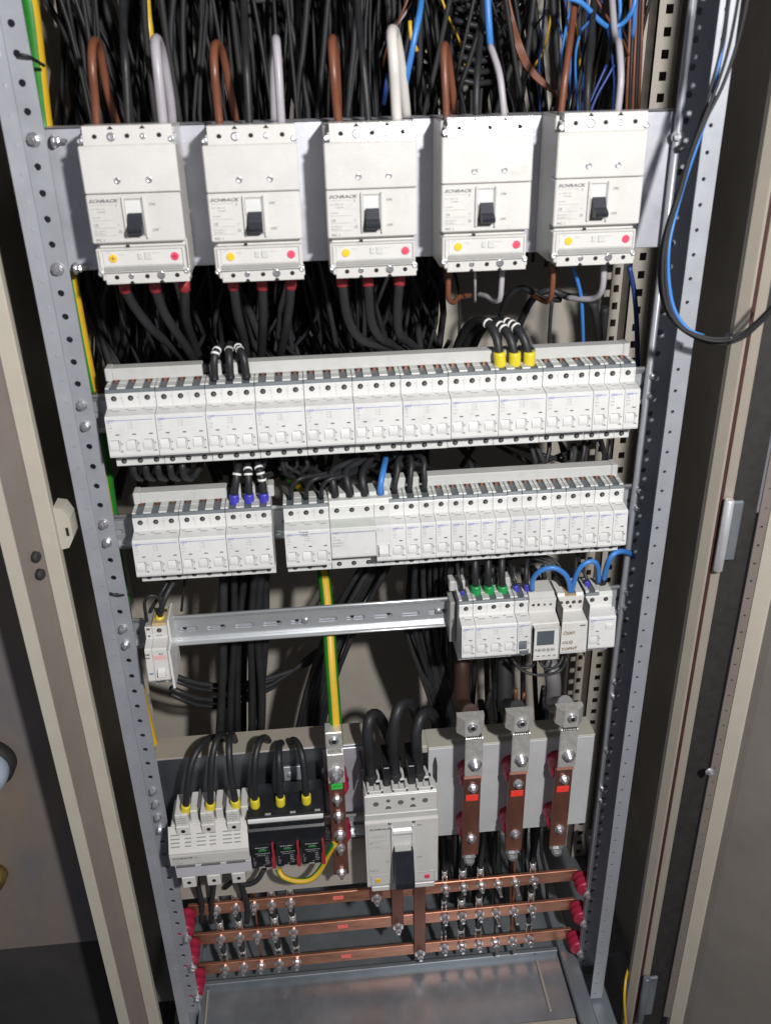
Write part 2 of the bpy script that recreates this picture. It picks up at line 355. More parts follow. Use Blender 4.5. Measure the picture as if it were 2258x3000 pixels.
# right frame, gaskets, open door
def vs(name, pts, mt, par=cab):
    m = CM(); zprism(m, pts, -1.13, .75); return m.build(name, mt, par)
vs('door_frame_lip', [(.6690, -.0495), (.6765, -.0602), (.6785, -.0615), (.6790, -.0600), (.6790, -.045), (.6690, -.045)], BEI)  # both right lips are tilted to take less light
vs('frame_backing', [(.6690, -.0445), (.7120, -.0445), (.7120, -.041), (.6690, -.041)], INN)
vs('gasket', [(.6795, -.058), (.6850, -.058), (.6850, -.050), (.6795, -.050)], GASR)
vs('door_frame_lip', [(.6855, -.0565), (.6925, -.0620), (.6955, -.060), (.6955, -.051), (.6855, -.051)], BEI)
vs('gasket', [(.6960, -.056), (.7270, -.060), (.7270, -.050), (.6960, -.050)], GASK)
door = vs('door', [(.7540, -.078), (.7600, -.0905), (.978, -.424), (.981, -.421), (.764, -.083), (.757, -.075)], DOOR)
# perforated rail inside the door
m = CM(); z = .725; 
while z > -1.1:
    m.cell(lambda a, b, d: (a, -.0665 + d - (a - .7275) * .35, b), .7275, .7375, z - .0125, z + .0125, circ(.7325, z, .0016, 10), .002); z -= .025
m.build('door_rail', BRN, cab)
vs('door_edge', [(.7378, -.0712), (.7520, -.0800), (.7565, -.0800), (.7585, -.0760), (.7560, -.066), (.7378, -.062)], BEIL)
p = at(2124, 1590, -.06)
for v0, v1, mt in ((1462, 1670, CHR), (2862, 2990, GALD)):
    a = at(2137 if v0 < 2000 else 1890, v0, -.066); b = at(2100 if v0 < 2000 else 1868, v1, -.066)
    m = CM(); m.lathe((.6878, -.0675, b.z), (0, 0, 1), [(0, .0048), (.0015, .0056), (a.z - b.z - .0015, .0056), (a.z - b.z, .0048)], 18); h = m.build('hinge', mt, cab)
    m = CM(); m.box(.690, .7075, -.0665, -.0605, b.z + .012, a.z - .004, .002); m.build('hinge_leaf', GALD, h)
m = CM(); q = at(2078, 2260, -.083); m.hexbolt(q, (0, -1, 0), .0042, .005); m.build('screw', ZINC, cab)
# foot of the cabinet: pan, side channels and front lip
PZ = -1.072
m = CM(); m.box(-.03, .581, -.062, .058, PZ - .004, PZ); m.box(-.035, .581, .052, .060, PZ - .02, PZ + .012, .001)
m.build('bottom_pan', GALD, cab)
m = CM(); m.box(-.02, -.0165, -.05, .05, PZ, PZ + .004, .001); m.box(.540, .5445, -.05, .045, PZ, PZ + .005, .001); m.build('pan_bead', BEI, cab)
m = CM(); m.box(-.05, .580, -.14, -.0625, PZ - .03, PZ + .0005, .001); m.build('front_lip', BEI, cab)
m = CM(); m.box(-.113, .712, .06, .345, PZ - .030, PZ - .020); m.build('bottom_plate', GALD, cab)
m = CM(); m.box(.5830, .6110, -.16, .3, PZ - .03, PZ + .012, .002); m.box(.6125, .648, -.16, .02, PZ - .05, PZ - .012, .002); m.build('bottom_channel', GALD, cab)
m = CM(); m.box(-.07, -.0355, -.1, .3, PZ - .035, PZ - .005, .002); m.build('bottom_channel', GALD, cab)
# loose bolts along the uprights (ones that belong to the frame)
def rhole(k): return (.6200, .028, .0592 - .025 * k)
def lhole(k): return (-.0401, .018, .3629 - .025 * k)
for k in (33, 34, 38, 41, 42):
    m = CM(); x, y, z = rhole(k - 12); m.hexbolt((x - .004, y, z), (0, -1, 0), .0034, .004); m.build('bolt', ZINC, cab)
# ================================================================ wall fitting glimpsed at the left edge
tg = thing('round_wall_cap', 'pale blue round cap cut off by the left edge of the picture', 'cap', (-.30, .02, -.6))
c = at(-58, 2288, -.02)
m = MB(off=tg.location); m.lathe((c.x, .0195, c.z), (0, -1, 0), [(0, .032), (.030, .032), (.040, .029), (.047, .019), (.049, .003)], 32); m.build('dome', SKYB, tg)
m = MB(off=tg.location); m.lathe((c.x, .0195, c.z), (0, -1, 0), [(0, .037), (.014, .037), (.018, .033)], 32); m.build('collar', GASK, tg)
c = at(-30, 2590, .0)
tg = thing('brass_pipe_end', 'tarnished brass pipe end below the round cap at the left edge', 'pipe', (c.x, .02, c.z))
m = MB(off=tg.location); m.lathe((c.x, .0195, c.z), (0, -1, 0), [(0, .021), (.012, .021), (.020, .019), (.022, .013)], 24); m.build('rim', BRASS, tg)
# ================================================================ mounting plate of the top row
def plate_thing():
    a = at(1987.8, 314, .042); b = at(1946, 752, .042)
    xl = -.040; xr = a.x; zt = .2717; zb = .1305
    t = thing('mounting_plate', 'galvanised sheet steel plate that carries the five large white breakers', 'plate', (.29, .05, zb))
    m = MB(off=t.location); m.box(xl, xr, .042, .0445, zb, zt, .0008); m.box(xl, xr, .042, .066, zt - .0025, zt, .0008); m.box(xl, xr, .0425, .058, zb, zb + .0025, .0008); m.build('sheet', GALP, t)
    for k in (4, 9):
        x, y, z = lhole(k); m = MB(off=t.location); m.hexbolt((x + .001, y, z), (0, -1, 0), .0046, .006); m.build('bolt', ZINC, t)
        m = MB(off=t.location); m.hexbolt((x + .0155, y + .016, z - .003), (1, -.2, 0), .0042, .005, shank=.006); m.build('nut', ZINC, t)
    m = MB(off=t.location); m.hexbolt((.6135, .030, .2465), (-.3, -1, 0), .0042, .005); m.build('bolt', ZINC, t)
plate_thing()
# ================================================================ DIN rails
def din_rail(zc, x0, x1, label, lk, rk, yl=.0375, bolts=True, screws=()):
    t = thing('din_rail', label, 'rail', ((x0 + x1) / 2, yl + .015, zc), 'galvanised rails across the cabinet')
    m = MB(off=t.location); th = .0014; hz = .0225; fz = .0150; yw = yl + .0068
    fb = .0182
    top = [(yl - .0012, hz), (yl + .0012, hz), (yl + .0046, fz + th), (yw, fz + th), (yw + .0001, fz), (yl + .0036, fz), (yl + .0026, fz + .0008), (yl - .0006, hz - .003)]
    bot = [(yl, -hz), (yl + th, -hz), (yl + th, -fb - th), (yw, -fb - th), (yw + .0001, -fb), (yl + .0015, -fb), (yl + .0002, -fb - .0008), (yl, -fb - .002)]
    for pr in (top, bot): m.prism([(y, zc + z) for y, z in pr], x0, x1)
    m.tube([(x0, yl, zc + hz - .0006), (x1, yl, zc + hz - .0006)], .0024, 10); m.tube([(x0, yl + .0002, zc - hz + .001), (x1, yl + .0002, zc - hz + .001)], .0017, 10)
    n = max(1, round((x1 - x0) / .036)); w = (x1 - x0) / n
    for k in range(n):
        a = x0 + k * w; m.cell(lambda p, q, d: (p, yw + d, q), a, a + w, zc - fb + .0002, zc + fz - .0002, capsule(a + w / 2, zc - .0025, .0255, .0072), th)
    r = m.build('profile', RAIL, t)
    m = MB(off=t.location); m.box(x0, x1, yw + .0034, yw + .005, zc - .012, zc + .012); m.build('backing_strip', GALV, t)
    for k in range(n):
        if k % 3 != 1: m = MB(off=t.location); m.disc(x0 + (k + .5) * w + (.008 if k % 2 else -.004), yw + .0034, zc - .0025, .0026, .0004, 12); m.build('punch_hole', HOLE, t)
    for x in screws:
        m = MB(off=t.location); m.lathe((x, yw, zc - .0025), (0, -1, 0), [(0, .0052), (.0014, .0048), (.0022, .003)], 16); m.lathe((x, yw - .002, zc - .0025), (0, -1, 0), [(0, .0017), (.0006, .0015)], 6, 0, False); m.build('screw', ZINC, t)
    if bolts:
        for k in lk:
            x, y, z = lhole(k); m = MB(off=t.location); m.hexbolt((x, y, z), (0, -1, 0), .0040, .0055); m.build('bolt', ZINC, t)
        for k in rk:
            x, y, z = rhole(k); m = MB(off=t.location); m.hexbolt((x - .002, y, z), (0, -1, 0), .0036, .005); m.build('bolt', ZINC, t)
    return t
ZA, ZB, ZCC = 0.0, -.154, -.3066
din_rail(ZA - .031, -.056, .640, 'upper rail holding the full row of small white breakers', (15, 16), (3, 4))
din_rail(ZB - .031, -.056, .640, 'middle rail with a short bare gap between two groups of breakers', (21, 22), (9, 10))
sc = [at(896, 1824, .05).x, at(1283, 1795, .05).x]
din_rail(ZCC - .0285, -.056, .640, 'lowest of the three module rails, mostly bare with oblong slots', (27, 28), (15, 16), screws=sc)
# ================================================================ large moulded case breakers, top row
OFF1 = Vector((.0119, .042, .1295))
def mc1():
    t = thing('circuit_breaker', 'x', 'circuit breaker', OFF1, 'large white moulded case breakers on the top plate')
    def N(): return MB(off=OFF1)
    m = N(); m.box(.0125, .1000, -.012, .0415, .1325, .2735, .001); m.box(.0150, .0990, -.020, -.012, .1350, .2700, .001); b = m.build('case', WM, t)
    m = N(); m.box(.0112, .1014, -.0300, -.010, .2168, .2597, .0012); c = m.build('upper_cover', WM, t)
    for x in (.0436, .0733):
        q = N(); q.lathe((x, -.0300, .2284), (0, -1, 0), [(0, .0031), (.0006, .0031), (.0010, .0024), (.0004, .0016), (.0004, .001)], 14); q.build('screw', ZINC, c)
    m = N(); m.box(.0112, .1010, -.0305, -.010, .1706, .2161, .0012); m.build('lower_cover', WM, t)
    # terminal covers lean back a little
    def tcover(top):
        m = N()
        if top:
            pr = [(-.0294, .2599), (-.0262, .2762), (-.0250, .2768), (-.004, .2768), (-.004, .2599)]
            m.prism(pr, .0172, .0998); m.box(.0150, .1006, -.0268, -.005, .2612, .2688, .001)
        else:
            pr = [(-.0288, .1408), (-.0276, .1304), (-.0265, .1298), (-.004, .1298), (-.004, .1408)]
            m.prism(pr, .0182, .1000); m.box(.0150, .1012, -.0275, -.005, .1338, .1405, .001)
        o = m.build('terminal_cover', WT, t)
        h = N(); z = .2673 if top else .1372; yy = -.0281 if top else -.0285
        for x in (.0281, .0580, .0875): h.disc(x + (.001 if not top else 0), yy + .0004, z, .0023, .0006, 14)
        for x in (.0432, .0727):
            zz = .2746 if top else .1314; yz = -.0268 if top else -.0278
            h.plate([(x - .0028, zz - .0012), (x, zz + .0018), (x + .0028, zz - .0012)] if top else [(x - .0028, zz - .0014), (x - .0008, zz + .0016), (x + .0008, zz + .0016), (x + .0028, zz - .0014)], yz - .0004, yz + .001)
        h.build('terminal_openings', HOLE, o)
        for x, r in ((.0432, .0042 if top else .0029), (.0727, .0029 if top else .0042)):
            s = N(); zz = .2668 if top else .1378
            s.lathe((x, yy + .0006, zz), (0, -1, .19 if top else -.1), [(0, r), (.0009, r), (.0014, r * .8), (.0008, r * .35)], 14); s.build('screw', ZINC, o)
        for x in (.0142, .0984):
            s = N(); zz = .2638 if top else .1412
            s.lathe((x, -.0285, zz), (0, -1, .1), [(0, .0029), (.001, .0029), (.0016, .0021), (.0010, .001)], 12); s.build('screw', ZINC, o)
    tcover(True); tcover(False)
    # trip unit with its clear window
    m = N(); m.box(.0124, .0990, -.0295, -.010, .1415, .1655, .001); m.box(.0150, .0172, -.0312, -.029, .1455, .1640, .0006); m.box(.0962, .0984, -.0312, -.029, .1455, .1640, .0006); m.box(.0150, .0984, -.0310, -.029, .1635, .1652, .0006)
    tu = m.build('trip_unit', WM, t)
    m = N(); m.box(.0188, .0950, -.0303, -.0294, .1485, .1628, .0004); m.build('window', CLR, tu)
    m = N(); m.box(.0182, .0956, -.0305, -.0292, .1432, .1478, .0008); m.build('ledge', MID, tu)
    m = N(); m.box(.0528, .0570, -.0314, -.0302, .1545, .1605, .0004); m.box(.0592, .0660, -.0314, -.0302, .1540, .1612, .0004); m.build('test_button', WG, tu)
    for x, mt in ((.0284, DYE), (.0886, DRE)):
        d = N(); d.disc(x, -.0302, .1562, .0040, .0012, 20); do = d.build('dial', mt, tu)
        d = N(); d.box(x - .0026, x + .0026, -.0316, -.0313, .1558, .1566); d.box(x - .0004, x + .0004, -.0316, -.0313, .154, .1585); d.build('dial_slot', PEN if mt is DYE else RED, do)
    # toggle well and toggle
    m = N(); m.box(.0447, .0470, -.0335, -.0300, .1755, .2140, .0006); m.box(.0643, .0664, -.0335, -.0300, .1745, .2140, .0006); m.build('well_rim', WM, t)
    m = N(); m.box(.0472, .0641, -.0318, -.0303, .1965, .2105, .0004); m.build('toggle_slide', W, t)
    m = N(); m.box(.0474, .0645, -.0309, -.0300, .2105, .2120); m.box(.0627, .0645, -.0324, -.0300, .178, .2105); m.box(.0476, .0627, -.0309, -.0300, .1765, .1965); m.build('well_shadow_gap', MID, t)
    m = N(); m.prism([(-.0302, .1990), (-.0335, .1985), (-.0385, .1895), (-.0455, .1862), (-.0468, .1845), (-.0462, .1818), (-.0440, .1805), (-.0302, .1795)], .0494, .0627); m.build('toggle', TOG, t)
    y = -.0309
    m = N(); m.text('SCHRACK', .0137, y, .2090, .0042, 0, .35, .00012, 1.42); m.build('maker_lettering', INK, t)
    m = N()
    m.text('ON', .0702, y, .2050, .0036); m.text('OFF', .0702, y, .1808, .0036); m.text('MC 1', .0150, y, .1728, .0036, sx=1.1); m.text('CE', .0152, y, .1868, .0036); m.text('I', .0385, y, .2050, .0034, bold=.0001); m.text('O', .0380, y, .1800, .0040)
    m.text('+', .0385, y, .1870, .0026); m.text('-', .0385, y, .1975, .0026)
    m.build('lettering', INK, t)
    m = N()
    for z, w in ((.2070, .021), (.1925, .021), (.1855, .021), (.1782, .021)): m.box(.0145, .0145 + w, y, y + .0003, z - .00014, z + .00014)
    for k, (s, x, z) in enumerate((('In = 100A  AC', .0150, .2025), ('230/400V', .0200, .1995), ('Ue 690V', .0150, .1945), ('IEC 60947-2', .0150, .1815), ('EN 60947-2', .0150, .1790))): m.text(s, x, y, z, .0022)
    m.text('-', .0715, y, .193, .003)
    m.text('MC 1B', .0672, -.0305, .1592, .0021); m.text('80 100', .0345, -.0305, .1590, .0018); m.text('6 8 10', .0220, -.0305, .1612, .0018); m.text('In', .0675, -.0305, .1545, .0016); m.text('Ir', .040, -.0305, .1512, .0016)
    m.build('fine_print', INL, t)
    m = N(); m.box(.0425, .0460, -.0300, -.0290, .1662, .1685); m.build('latch_gap', HOLE, t)
    return t
L1 = ['large white breaker at the left end of the top plate, below a brown cable loop',
      'large white breaker, second from the left on the top plate, thin grey cable above it',
      'middle one of five large white breakers, below the thick pale cable',
      'large white breaker below the joined blue and grey cable, second from the right',
      'large white breaker at the right end of the top plate, bare steel to its right']
b0 = mc1(); b0['label'] = L1[0]
for j in range(1, 5):
    dx = [0, .1148, .2298, .3440, .4583][j]; dz = [0, -.0028, -.0036, -.0020, -.0006][j]
    dup(b0, OFF1 + Vector((dx, 0, dz)), L1[j])
# ================================================================ module breakers (18 mm pitch)
PW = .018
PROF = [(.0005, .0058), (0, .0050), (0, -.0096), (-.0012, -.0106), (-.0195, -.0130), (-.0213, -.0146), (-.0252, -.0570), (-.0246, -.0592), (-.0010, -.0622), (0, -.0634), (0, -.0800), (.0008, -.0808), (.0440, -.0808), (.0440, .0058)]
def module_body(w, mt=W, prof=PROF):
    m = MB(); m.prism(prof, .00022 if w < .02 else .00035, w - (.00022 if w < .02 else .00035)); return m
def ynose(z): return -.0213 + (z + .0146) / (-.0570 + .0146) * (-.0252 + .0213)
def screws(t, xs, z=0.0, mt=HOLE, r=.0031, name='terminal_screw'):
    for x in xs:
        m = MB(); m.lathe((x, .0004, z), (0, -1, 0), [(0, r), (.0008, r), (.0009, r * .86)], 14); s = m.build(name, mt, t)
        m = MB(); m.lathe((x + .0003, -.0004, z - .0004), (0, -1, 0), [(0, r * .62), (.0007, r * .60), (.0008, r * .5)], 12, 0, False); m.build('screw_head', GRO, s)
        m = MB(); m.box(x - r * .5, x + r * .6, -.00135, -.0011, z - .0006, z); m.build('slot', HOLE, s)
def hood(t, n, mt=HOOD, tabm=WG, off=0.0):
    w = n * PW
    m = MB(); m.prism([(.0002, .0060), (.0022, .0096), (.0360, .0096), (.0360, .0060)], .0004, w - .0004); m.build('terminal_hood', mt, t)
    for k in range(n + 1):
        x0 = max(.0004, k * PW - .0050); x1 = min(w - .0004, k * PW + .0042)
        m = MB()
        pr = [(.0036, .0097), (.0044, .0112), (.0345, .0112), (.0345, .0097)]
        m.prism(pr, x0, x1)
        if 1:
            m.box(max(x0, k * PW - .0060), min(x1, k * PW + .0048), .0180, .0340, .0098, .0118, .0004)
        m.build('terminal_tab', tabm, t)
def toggles(t, n, mt=W, first=0):
    for k in range(first, n):
        x = k * PW
        m = MB(); pr = [(-.0225, -.0398), (-.0241, -.0401), (-.0250, -.0425), (-.0257, -.0455), (-.0260, -.0485), (-.0257, -.0510), (-.0235, -.0522)]
        m.prism(pr, x + .0022, x + .0118); tg = m.build('toggle', mt, t)
        m = MB(); m.box(x + .0034, x + .0122, ynose(-.0395) - .0004, -.02, -.0398, -.03935)
        m.box(x + .0118, x + .0124, ynose(-.046) - .0012, -.02, -.0520, -.0394); m.box(x + .0136, x + .0139, ynose(-.046) - .0006, -.02, -.0525, -.0400)
        m.box(x + .0122, x + .0162, ynose(-.0527) - .0006, -.02, -.0531, -.0526)
        m.build('toggle_gap', MID, t)
        m = MB(); m.box(x + .0146, x + .0158, ynose(-.0435) - .0004, -.02, -.0446, -.0430, .0002); m.box(x + .0138, x + .0152, ynose(-.052) - .0006, -.02, -.0526, -.0515, .0002); m.build('rivet', GRO, t)
def windows(t, n, xo=.0095):
    for k in range(n):
        x = k * PW + xo
        m = MB(); m.box(x, x + .0040, ynose(-.0335) - .0003, -.02, -.0341, -.0328); m.build('indicator_window', GRO, t)
def printing(t, n, rating, logo=True, minor=True):
    m = MB(); y = ynose(-.018) - .0003; w = n * PW
    m.text('OEZ', .0016, y, -.0186, .0031, 0, 0, .00008, 1.25)
    pts = [(.0086, -.0170), (.0100, -.0177), (w - .0028, -.0177), (w - .0028, -.01725), (.0102, -.01725), (.0088, -.0166)]
    m.plate(pts, y, y + .0003); m.box(.0018, .0052, y - .0001, y + .0004, -.0200, -.0196); m.build('logo', INB, t)
    m = MB()
    for s_, z, h in (('LTN', -.0228, .0022), (rating, -.0265, .0030), ('6000', -.0300, .0020), ('3', -.0322, .0018)): m.text(s_, .0020, ynose(z) - .0003, z, h)
    if n > 1 and minor:
        for z in (-.0208, -.0235, -.0262): m.text('AC 400', PW + .0050, ynose(z) - .0003, z, .0019)
        m.text('Icn', PW + .0040, ynose(-.031) - .0003, -.0310, .0018)
    m.build('fine_print', INL, t)
def moulding(m, n):
    for k in range(n - 1): m.box((k + 1) * PW - .00012, (k + 1) * PW + .00012, -.0002, .001, -.0096, .005, 0, 1)
    for k in range(n):
        x = k * PW; m.box(x + .0025, x + .0060, -.0058, -.004, -.01135, -.0109, 0, 1); m.box(x + .0060, x + .0145, -.0090, -.007, -.01185, -.0114, 0, 1); m.box(x + .0160, x + .0172, -.0003, .001, .0001, .0009, 0, 1)
        m.box(x + .0160, x + .0170, -.0003, .001, -.0748, -.0741, 0, 1)
def breaker(n, label, rating, x, z, group, band=W, cat='circuit breaker', name='circuit_breaker', hoodm=HOOD, tabm=WG, togm=W):
    t = thing(name, label, cat, (x, 0, z), group)
    mb = module_body(n * PW); moulding(mb, n); mb.build('case', [W, MID], t)
    hood(t, n, hoodm, tabm)
    screws(t, [PW * (k + .5) for k in range(n)]); screws(t, [PW * (k + .5) for k in range(n)], -.0747)
    windows(t, n); toggles(t, n, togm); printing(t, n, rating)
    return t
GA = 'three pole breakers along the upper rail'; GA1 = 'single pole breakers along the upper rail'
GB = 'three pole breakers on the left of the middle rail'; GB1 = 'single pole breakers along the middle rail'
XA = -.009
RA = ['C40', 'C32', 'C25', 'C20', 'C25', 'C20', 'C16', 'C16', 'B16', 'B16']
LA = ['three pole white breaker at the left end of the upper rail',
      'three pole white breaker, second from the left on the upper rail',
      'three pole white breaker under the three ringed black cables on the upper rail',
      'three pole white breaker just right of the three ringed black cables, upper rail',
      'three pole white breaker, fifth from the left on the upper rail',
      'three pole white breaker at mid length of the upper rail, sixth from the left',
      'three pole white breaker below the brightest stretch of the long busbar cover',
      'three pole white breaker just left of the one with yellow sleeved cables',
      'three pole white breaker fed by three black cables with yellow sleeves',
      'three pole white breaker just right of the one with yellow sleeved cables']
pa = breaker(3, LA[0], 'C40', XA, ZA, GA)
_print_cache = {}
def reprint(t, n, rating):      # a copy gets its own rating print
    for ch in list(t.children):
        if ch.name.startswith('fine_print'): bpy.data.objects.remove(ch)
        elif ch.name.startswith('logo'): bpy.data.objects.remove(ch)
    if (n, rating) not in _print_cache:
        before = set(t.children); printing(t, n, rating); _print_cache[n, rating] = [c for c in t.children if c not in before]
    else:
        for c in _print_cache[n, rating]: d = c.copy(); COL.objects.link(d); d.parent = t
for k in range(1, 10):
    reprint(dup(pa, (XA + .054 * k, random.uniform(-.0005, .0005), ZA + random.uniform(-.0003, .0003)), LA[k]), 3, RA[k])
s1 = breaker(1, 'single pole breaker next to the last three pole one on the upper rail', 'B16', XA + .54, ZA, GA1)
for k, l in ((1, 'middle one of three single pole breakers at the right of the upper rail'), (2, 'single pole breaker at the right end of the upper rail')):
    reprint(dup(s1, (XA + .54 + PW * k, 0, ZA), l), 1, ['', 'B10', 'B10'][k])
# middle rail
XB = -.0024
for k, l in enumerate(('three pole white breaker at the left end of the middle rail', 'middle one of three white three pole breakers on the left of the middle rail', 'three pole white breaker fed by three black cables with blue sleeves')):
    reprint(dup(pa, (XB + .054 * k, 0, ZB), l, GB), 3, ['C25', 'C16', 'C20'][k])
XR = .1735
mainb = dup(pa, (XR, 0, ZB), 'three pole breaker with handwriting on its grey band, left of the wide protective switch', GB)
reprint(mainb, 3, 'C25')
def band(t, w):
    m = MB(); m.prism([(-.0018, -.01060), (-.0192, -.01325), (-.0212, -.0148), (-.02175, -.0200), (-.0213, -.0200), (-.0180, -.0140), (-.0018, -.0112)], .0002, w - .0002); return m.build('grey_band', BAND, t)
band(mainb, .054)
m = MB(); m.text('Topný', .0175, -.0224, -.0152, .0034, sx=1.2); m.text('OLEJ', .0190, -.0227, -.0192, .0032, sx=1.2); m.build('handwriting', INK, mainb)
# wide four pole residual current switch
XC = .2278
rc = thing('residual_current_switch', 'wide four module protective switch with blank front and a blue wire on top', 'protective switch', (XC, 0, ZB))
w = .0718
pr = [(.0005, .0058), (0, .0050), (0, -.0096), (-.0012, -.0106), (-.0195, -.0134), (-.0213, -.0150), (-.0238, -.0500), (-.0232, -.0520), (-.0010, -.0560), (0, -.0572), (0, -.0800), (.0008, -.0808), (.0440, -.0808), (.0440, .0058)]
m = MB(); m.prism(pr, .0002, w - .0185); m.prism(PROF, w - .0180, w - .0002); m.build('case', W, rc)
m = MB(); m.prism([(.0002, .0058), (.0030, .0120), (.0360, .0120), (.0360, .0058)], .0003, w - .0003)
for k in range(5):
    x0 = max(.0003, k * PW - .0050); x1 = min(w - .0003, k * PW + .0035); m.prism([(.0105, .0121), (.0120, .0165), (.0360, .0165), (.0360, .0121)], x0, x1)
m.build('terminal_hood', WG, rc)
band(rc, w)
screws(rc, [PW * (k + .5) for k in range(4)]); screws(rc, [PW * (k + .5) for k in range(4)], -.0735)
m = MB(); m.text('OEZ', .0018, -.0222, -.0196, .0031, 0, 0, .00006, 1.25); m.plate([(.0088, -.0180), (.0102, -.0187), (.0535, -.0187), (.0535, -.0183), (.0104, -.0183), (.0090, -.0176)], -.0222, -.0219); m.build('logo', INB, rc)
m = MB()
for i, (s, z) in enumerate((('LFN', -.0245), ('25-4N-030', -.0280), ('AC 230/400V', -.0320), ('IΔn 30mA', -.0355))): m.text(s, .0020, ynose(z) - .0006, z, .0021)
m.build('fine_print', INL, rc)
m = MB(); m.box(.0555, .0630, -.0224, -.02, -.0198, -.0152, .0004); m.box(.0395, .0475, -.0243, -.023, -.0475, -.0463, .0002); m.box(.0580, .0690, -.0240, -.022, -.0372, -.0363, .0002); m.build('test_button', W, rc)
m = MB(); m.prism([(-.0225, -.0380), (-.0262, -.0395), (-.0285, -.0470), (-.0275, -.0510), (-.0232, -.0520)], .0565, .0675); m.build('toggle', W, rc)
m = MB(); m.box(.0550, .0560, -.0248, -.02, -.0520, -.0370); m.box(.0680, .0688, -.0248, -.02, -.0525, -.0370); m.box(.0540, .0565, -.0255, -.02, -.0526, -.0518); m.box(.0676, .0710, -.0255, -.02, -.0526, -.0518); m.build('toggle_gap', MID, rc)
# sixteen single pole breakers
XS = .2991
POS = ['directly right of the wide protective switch', 'second to the right of the wide protective switch', 'third to the right of the wide protective switch', 'fourth to the right of the wide protective switch', 'fifth to the right of the wide protective switch', 'sixth to the right of the wide protective switch', 'seventh to the right of the wide protective switch', 'eighth to the right of the wide protective switch', 'eighth from the right end', 'seventh from the right end', 'sixth from the right end', 'fifth from the right end', 'fourth from the right end', 'third from the right end', 'last but one at the right end', 'at the right end']
for k in range(16):
    t = dup(s1, (XS + PW * k, random.uniform(-.0005, .0005), ZB + random.uniform(-.0003, .0003)), 'single pole breaker ' + POS[k] + ', middle rail', GB1)
    reprint(t, 1, 'B16' if k < 5 else 'B10' if k < 13 else 'B6')
# lower rail, right hand group
XD = .3866
reprint(dup(s1, (XD, 0, ZCC), 'single pole breaker beside the bare lower rail, left of the green sleeved cables', 'breakers on the lower rail'), 1, 'B6')
reprint(dup(pa, (XD + PW, 0, ZCC), 'three pole breaker fed by three cables with green sleeves', 'breakers on the lower rail'), 3, 'B10')
bt = breaker(1, 'single pole breaker with a dark grey toggle, left of the time switch', 'B10', XD + .0722, ZCC, 'breakers on the lower rail', togm=HOOD)
m = MB(); m.box(.0030, .0150, -.0262, -.0180, -.0595, -.0532, .0005); m.build('toggle_base', HOOD, bt)
ec = thing('end_clamp', 'grey end clamp on the rail left of the lower breaker group', 'clamp', (XD - .0075, 0, ZCC - .03))
m = MB(off=(XD - .0075, 0, ZCC - .03)); m.box(XD - .0085, XD - .0006, .0190, .0500, ZCC - .0640, ZCC - .0020, .0008); m.build('body', MID, ec)
m = MB(off=(XD - .0075, 0, ZCC - .03)); m.lathe((XD - .0045, .0190, ZCC - .03), (0, -1, 0), [(0, .0024), (.001, .0022)], 10); m.build('screw', ZINC, ec)
# time switch
XT = XD + .0908
ts = thing('time_switch', 'digital time switch with a grey display and a row of round buttons', 'time switch', (XT, 0, ZCC)); w = .0356
pr = [(.0, .0075), (-.0003, .0050), (0, -.0110), (-.0015, -.0122), (-.0200, -.0165), (-.0215, -.0180), (-.0250, -.0590), (-.0244, -.0640), (-.0010, -.0665), (0, -.0674), (0, -.0800), (.0440, -.0808), (.0440, .0075)]
m = MB(); m.prism(pr, .0002, w - .0002); m.prism([(.001, .0074), (.010, .0115), (.036, .0115), (.036, .0074)], .001, w - .001); m.build('case', WM, ts)
screws(ts, [.0060, .0128], -.0015, HOLE, .0020); screws(ts, [.0205, .0285], -.0015, MID, .0020)
m = MB(); m.prism([(-.0212, -.0175), (-.0290, -.0182), (-.0315, -.0590), (-.0310, -.0665), (-.0244, -.0665), (-.0238, -.0600)], .0012, w - .0012); cl = m.build('flap', CLR, ts)
m = MB(); m.prism([(-.0292, -.0225), (-.0297, -.0225), (-.0310, -.0432), (-.0302, -.0432)], .0050, .0275); ds = m.build('display', LCD, ts)
m = MB()
for k in range(4): m.lathe((.0090 + .0058 * k, -.0306, -.0502), (0, -1, .06), [(0, .0023), (.0013, .0023), (.0016, .0018)], 14)
m.lathe((.0042, -.0306, -.0500), (0, -1, .06), [(0, .0018), (.0012, .0016)], 12)
m.build('button', MID, ts)
m = MB()
for k in range(4): m.box(.0060 + .0072 * k, .0092 + .0072 * k, -.0318, -.0300, -.0602, -.0590)
m.build('lettering', INK, ts)
m = MB()
for a in ((.0012, .0018, -.0665, -.0175), (w - .0018, w - .0012, -.0665, -.0175)): m.box(a[0], a[1], -.0320, -.022, a[2], a[3])
m.box(.0012, w - .0012, -.0300, -.0285, -.0190, -.0182); m.build('flap_edge', BUS, ts)
# contactor with handwriting
XK = XD + .1276
kk = thing('contactor', 'white contactor with brown handwritten words on its front', 'contactor', (XK, 0, ZCC)); w = .0358
pr = [(.0, .0075), (-.0003, .0050), (0, -.0125), (-.0015, -.0140), (-.0215, -.0165), (-.0232, -.0180), (-.0262, -.0590), (-.0256, -.0630), (-.0080, -.0650), (-.0060, -.0720), (.0440, -.0740), (.0440, .0075)]
m = MB(); m.prism(pr, .0004, w - .0004); m.prism([(.001, .0074), (.004, .0110), (.036, .0110), (.036, .0074)], .001, .0105); m.prism([(.001, .0074), (.004, .0110), (.036, .0110), (.036, .0074)], w - .0105, w - .001); m.build('case', WM, kk)
m = MB(); m.box(.0108, w - .0108, .0015, .036, .0072, .0088); m.build('terminal_well', TAN, kk)
screws(kk, [.0055, .0140, .0222, .0305], -.0010, HOLE, .0026); screws(kk, [.0182], -.0075, HOLE, .0019)
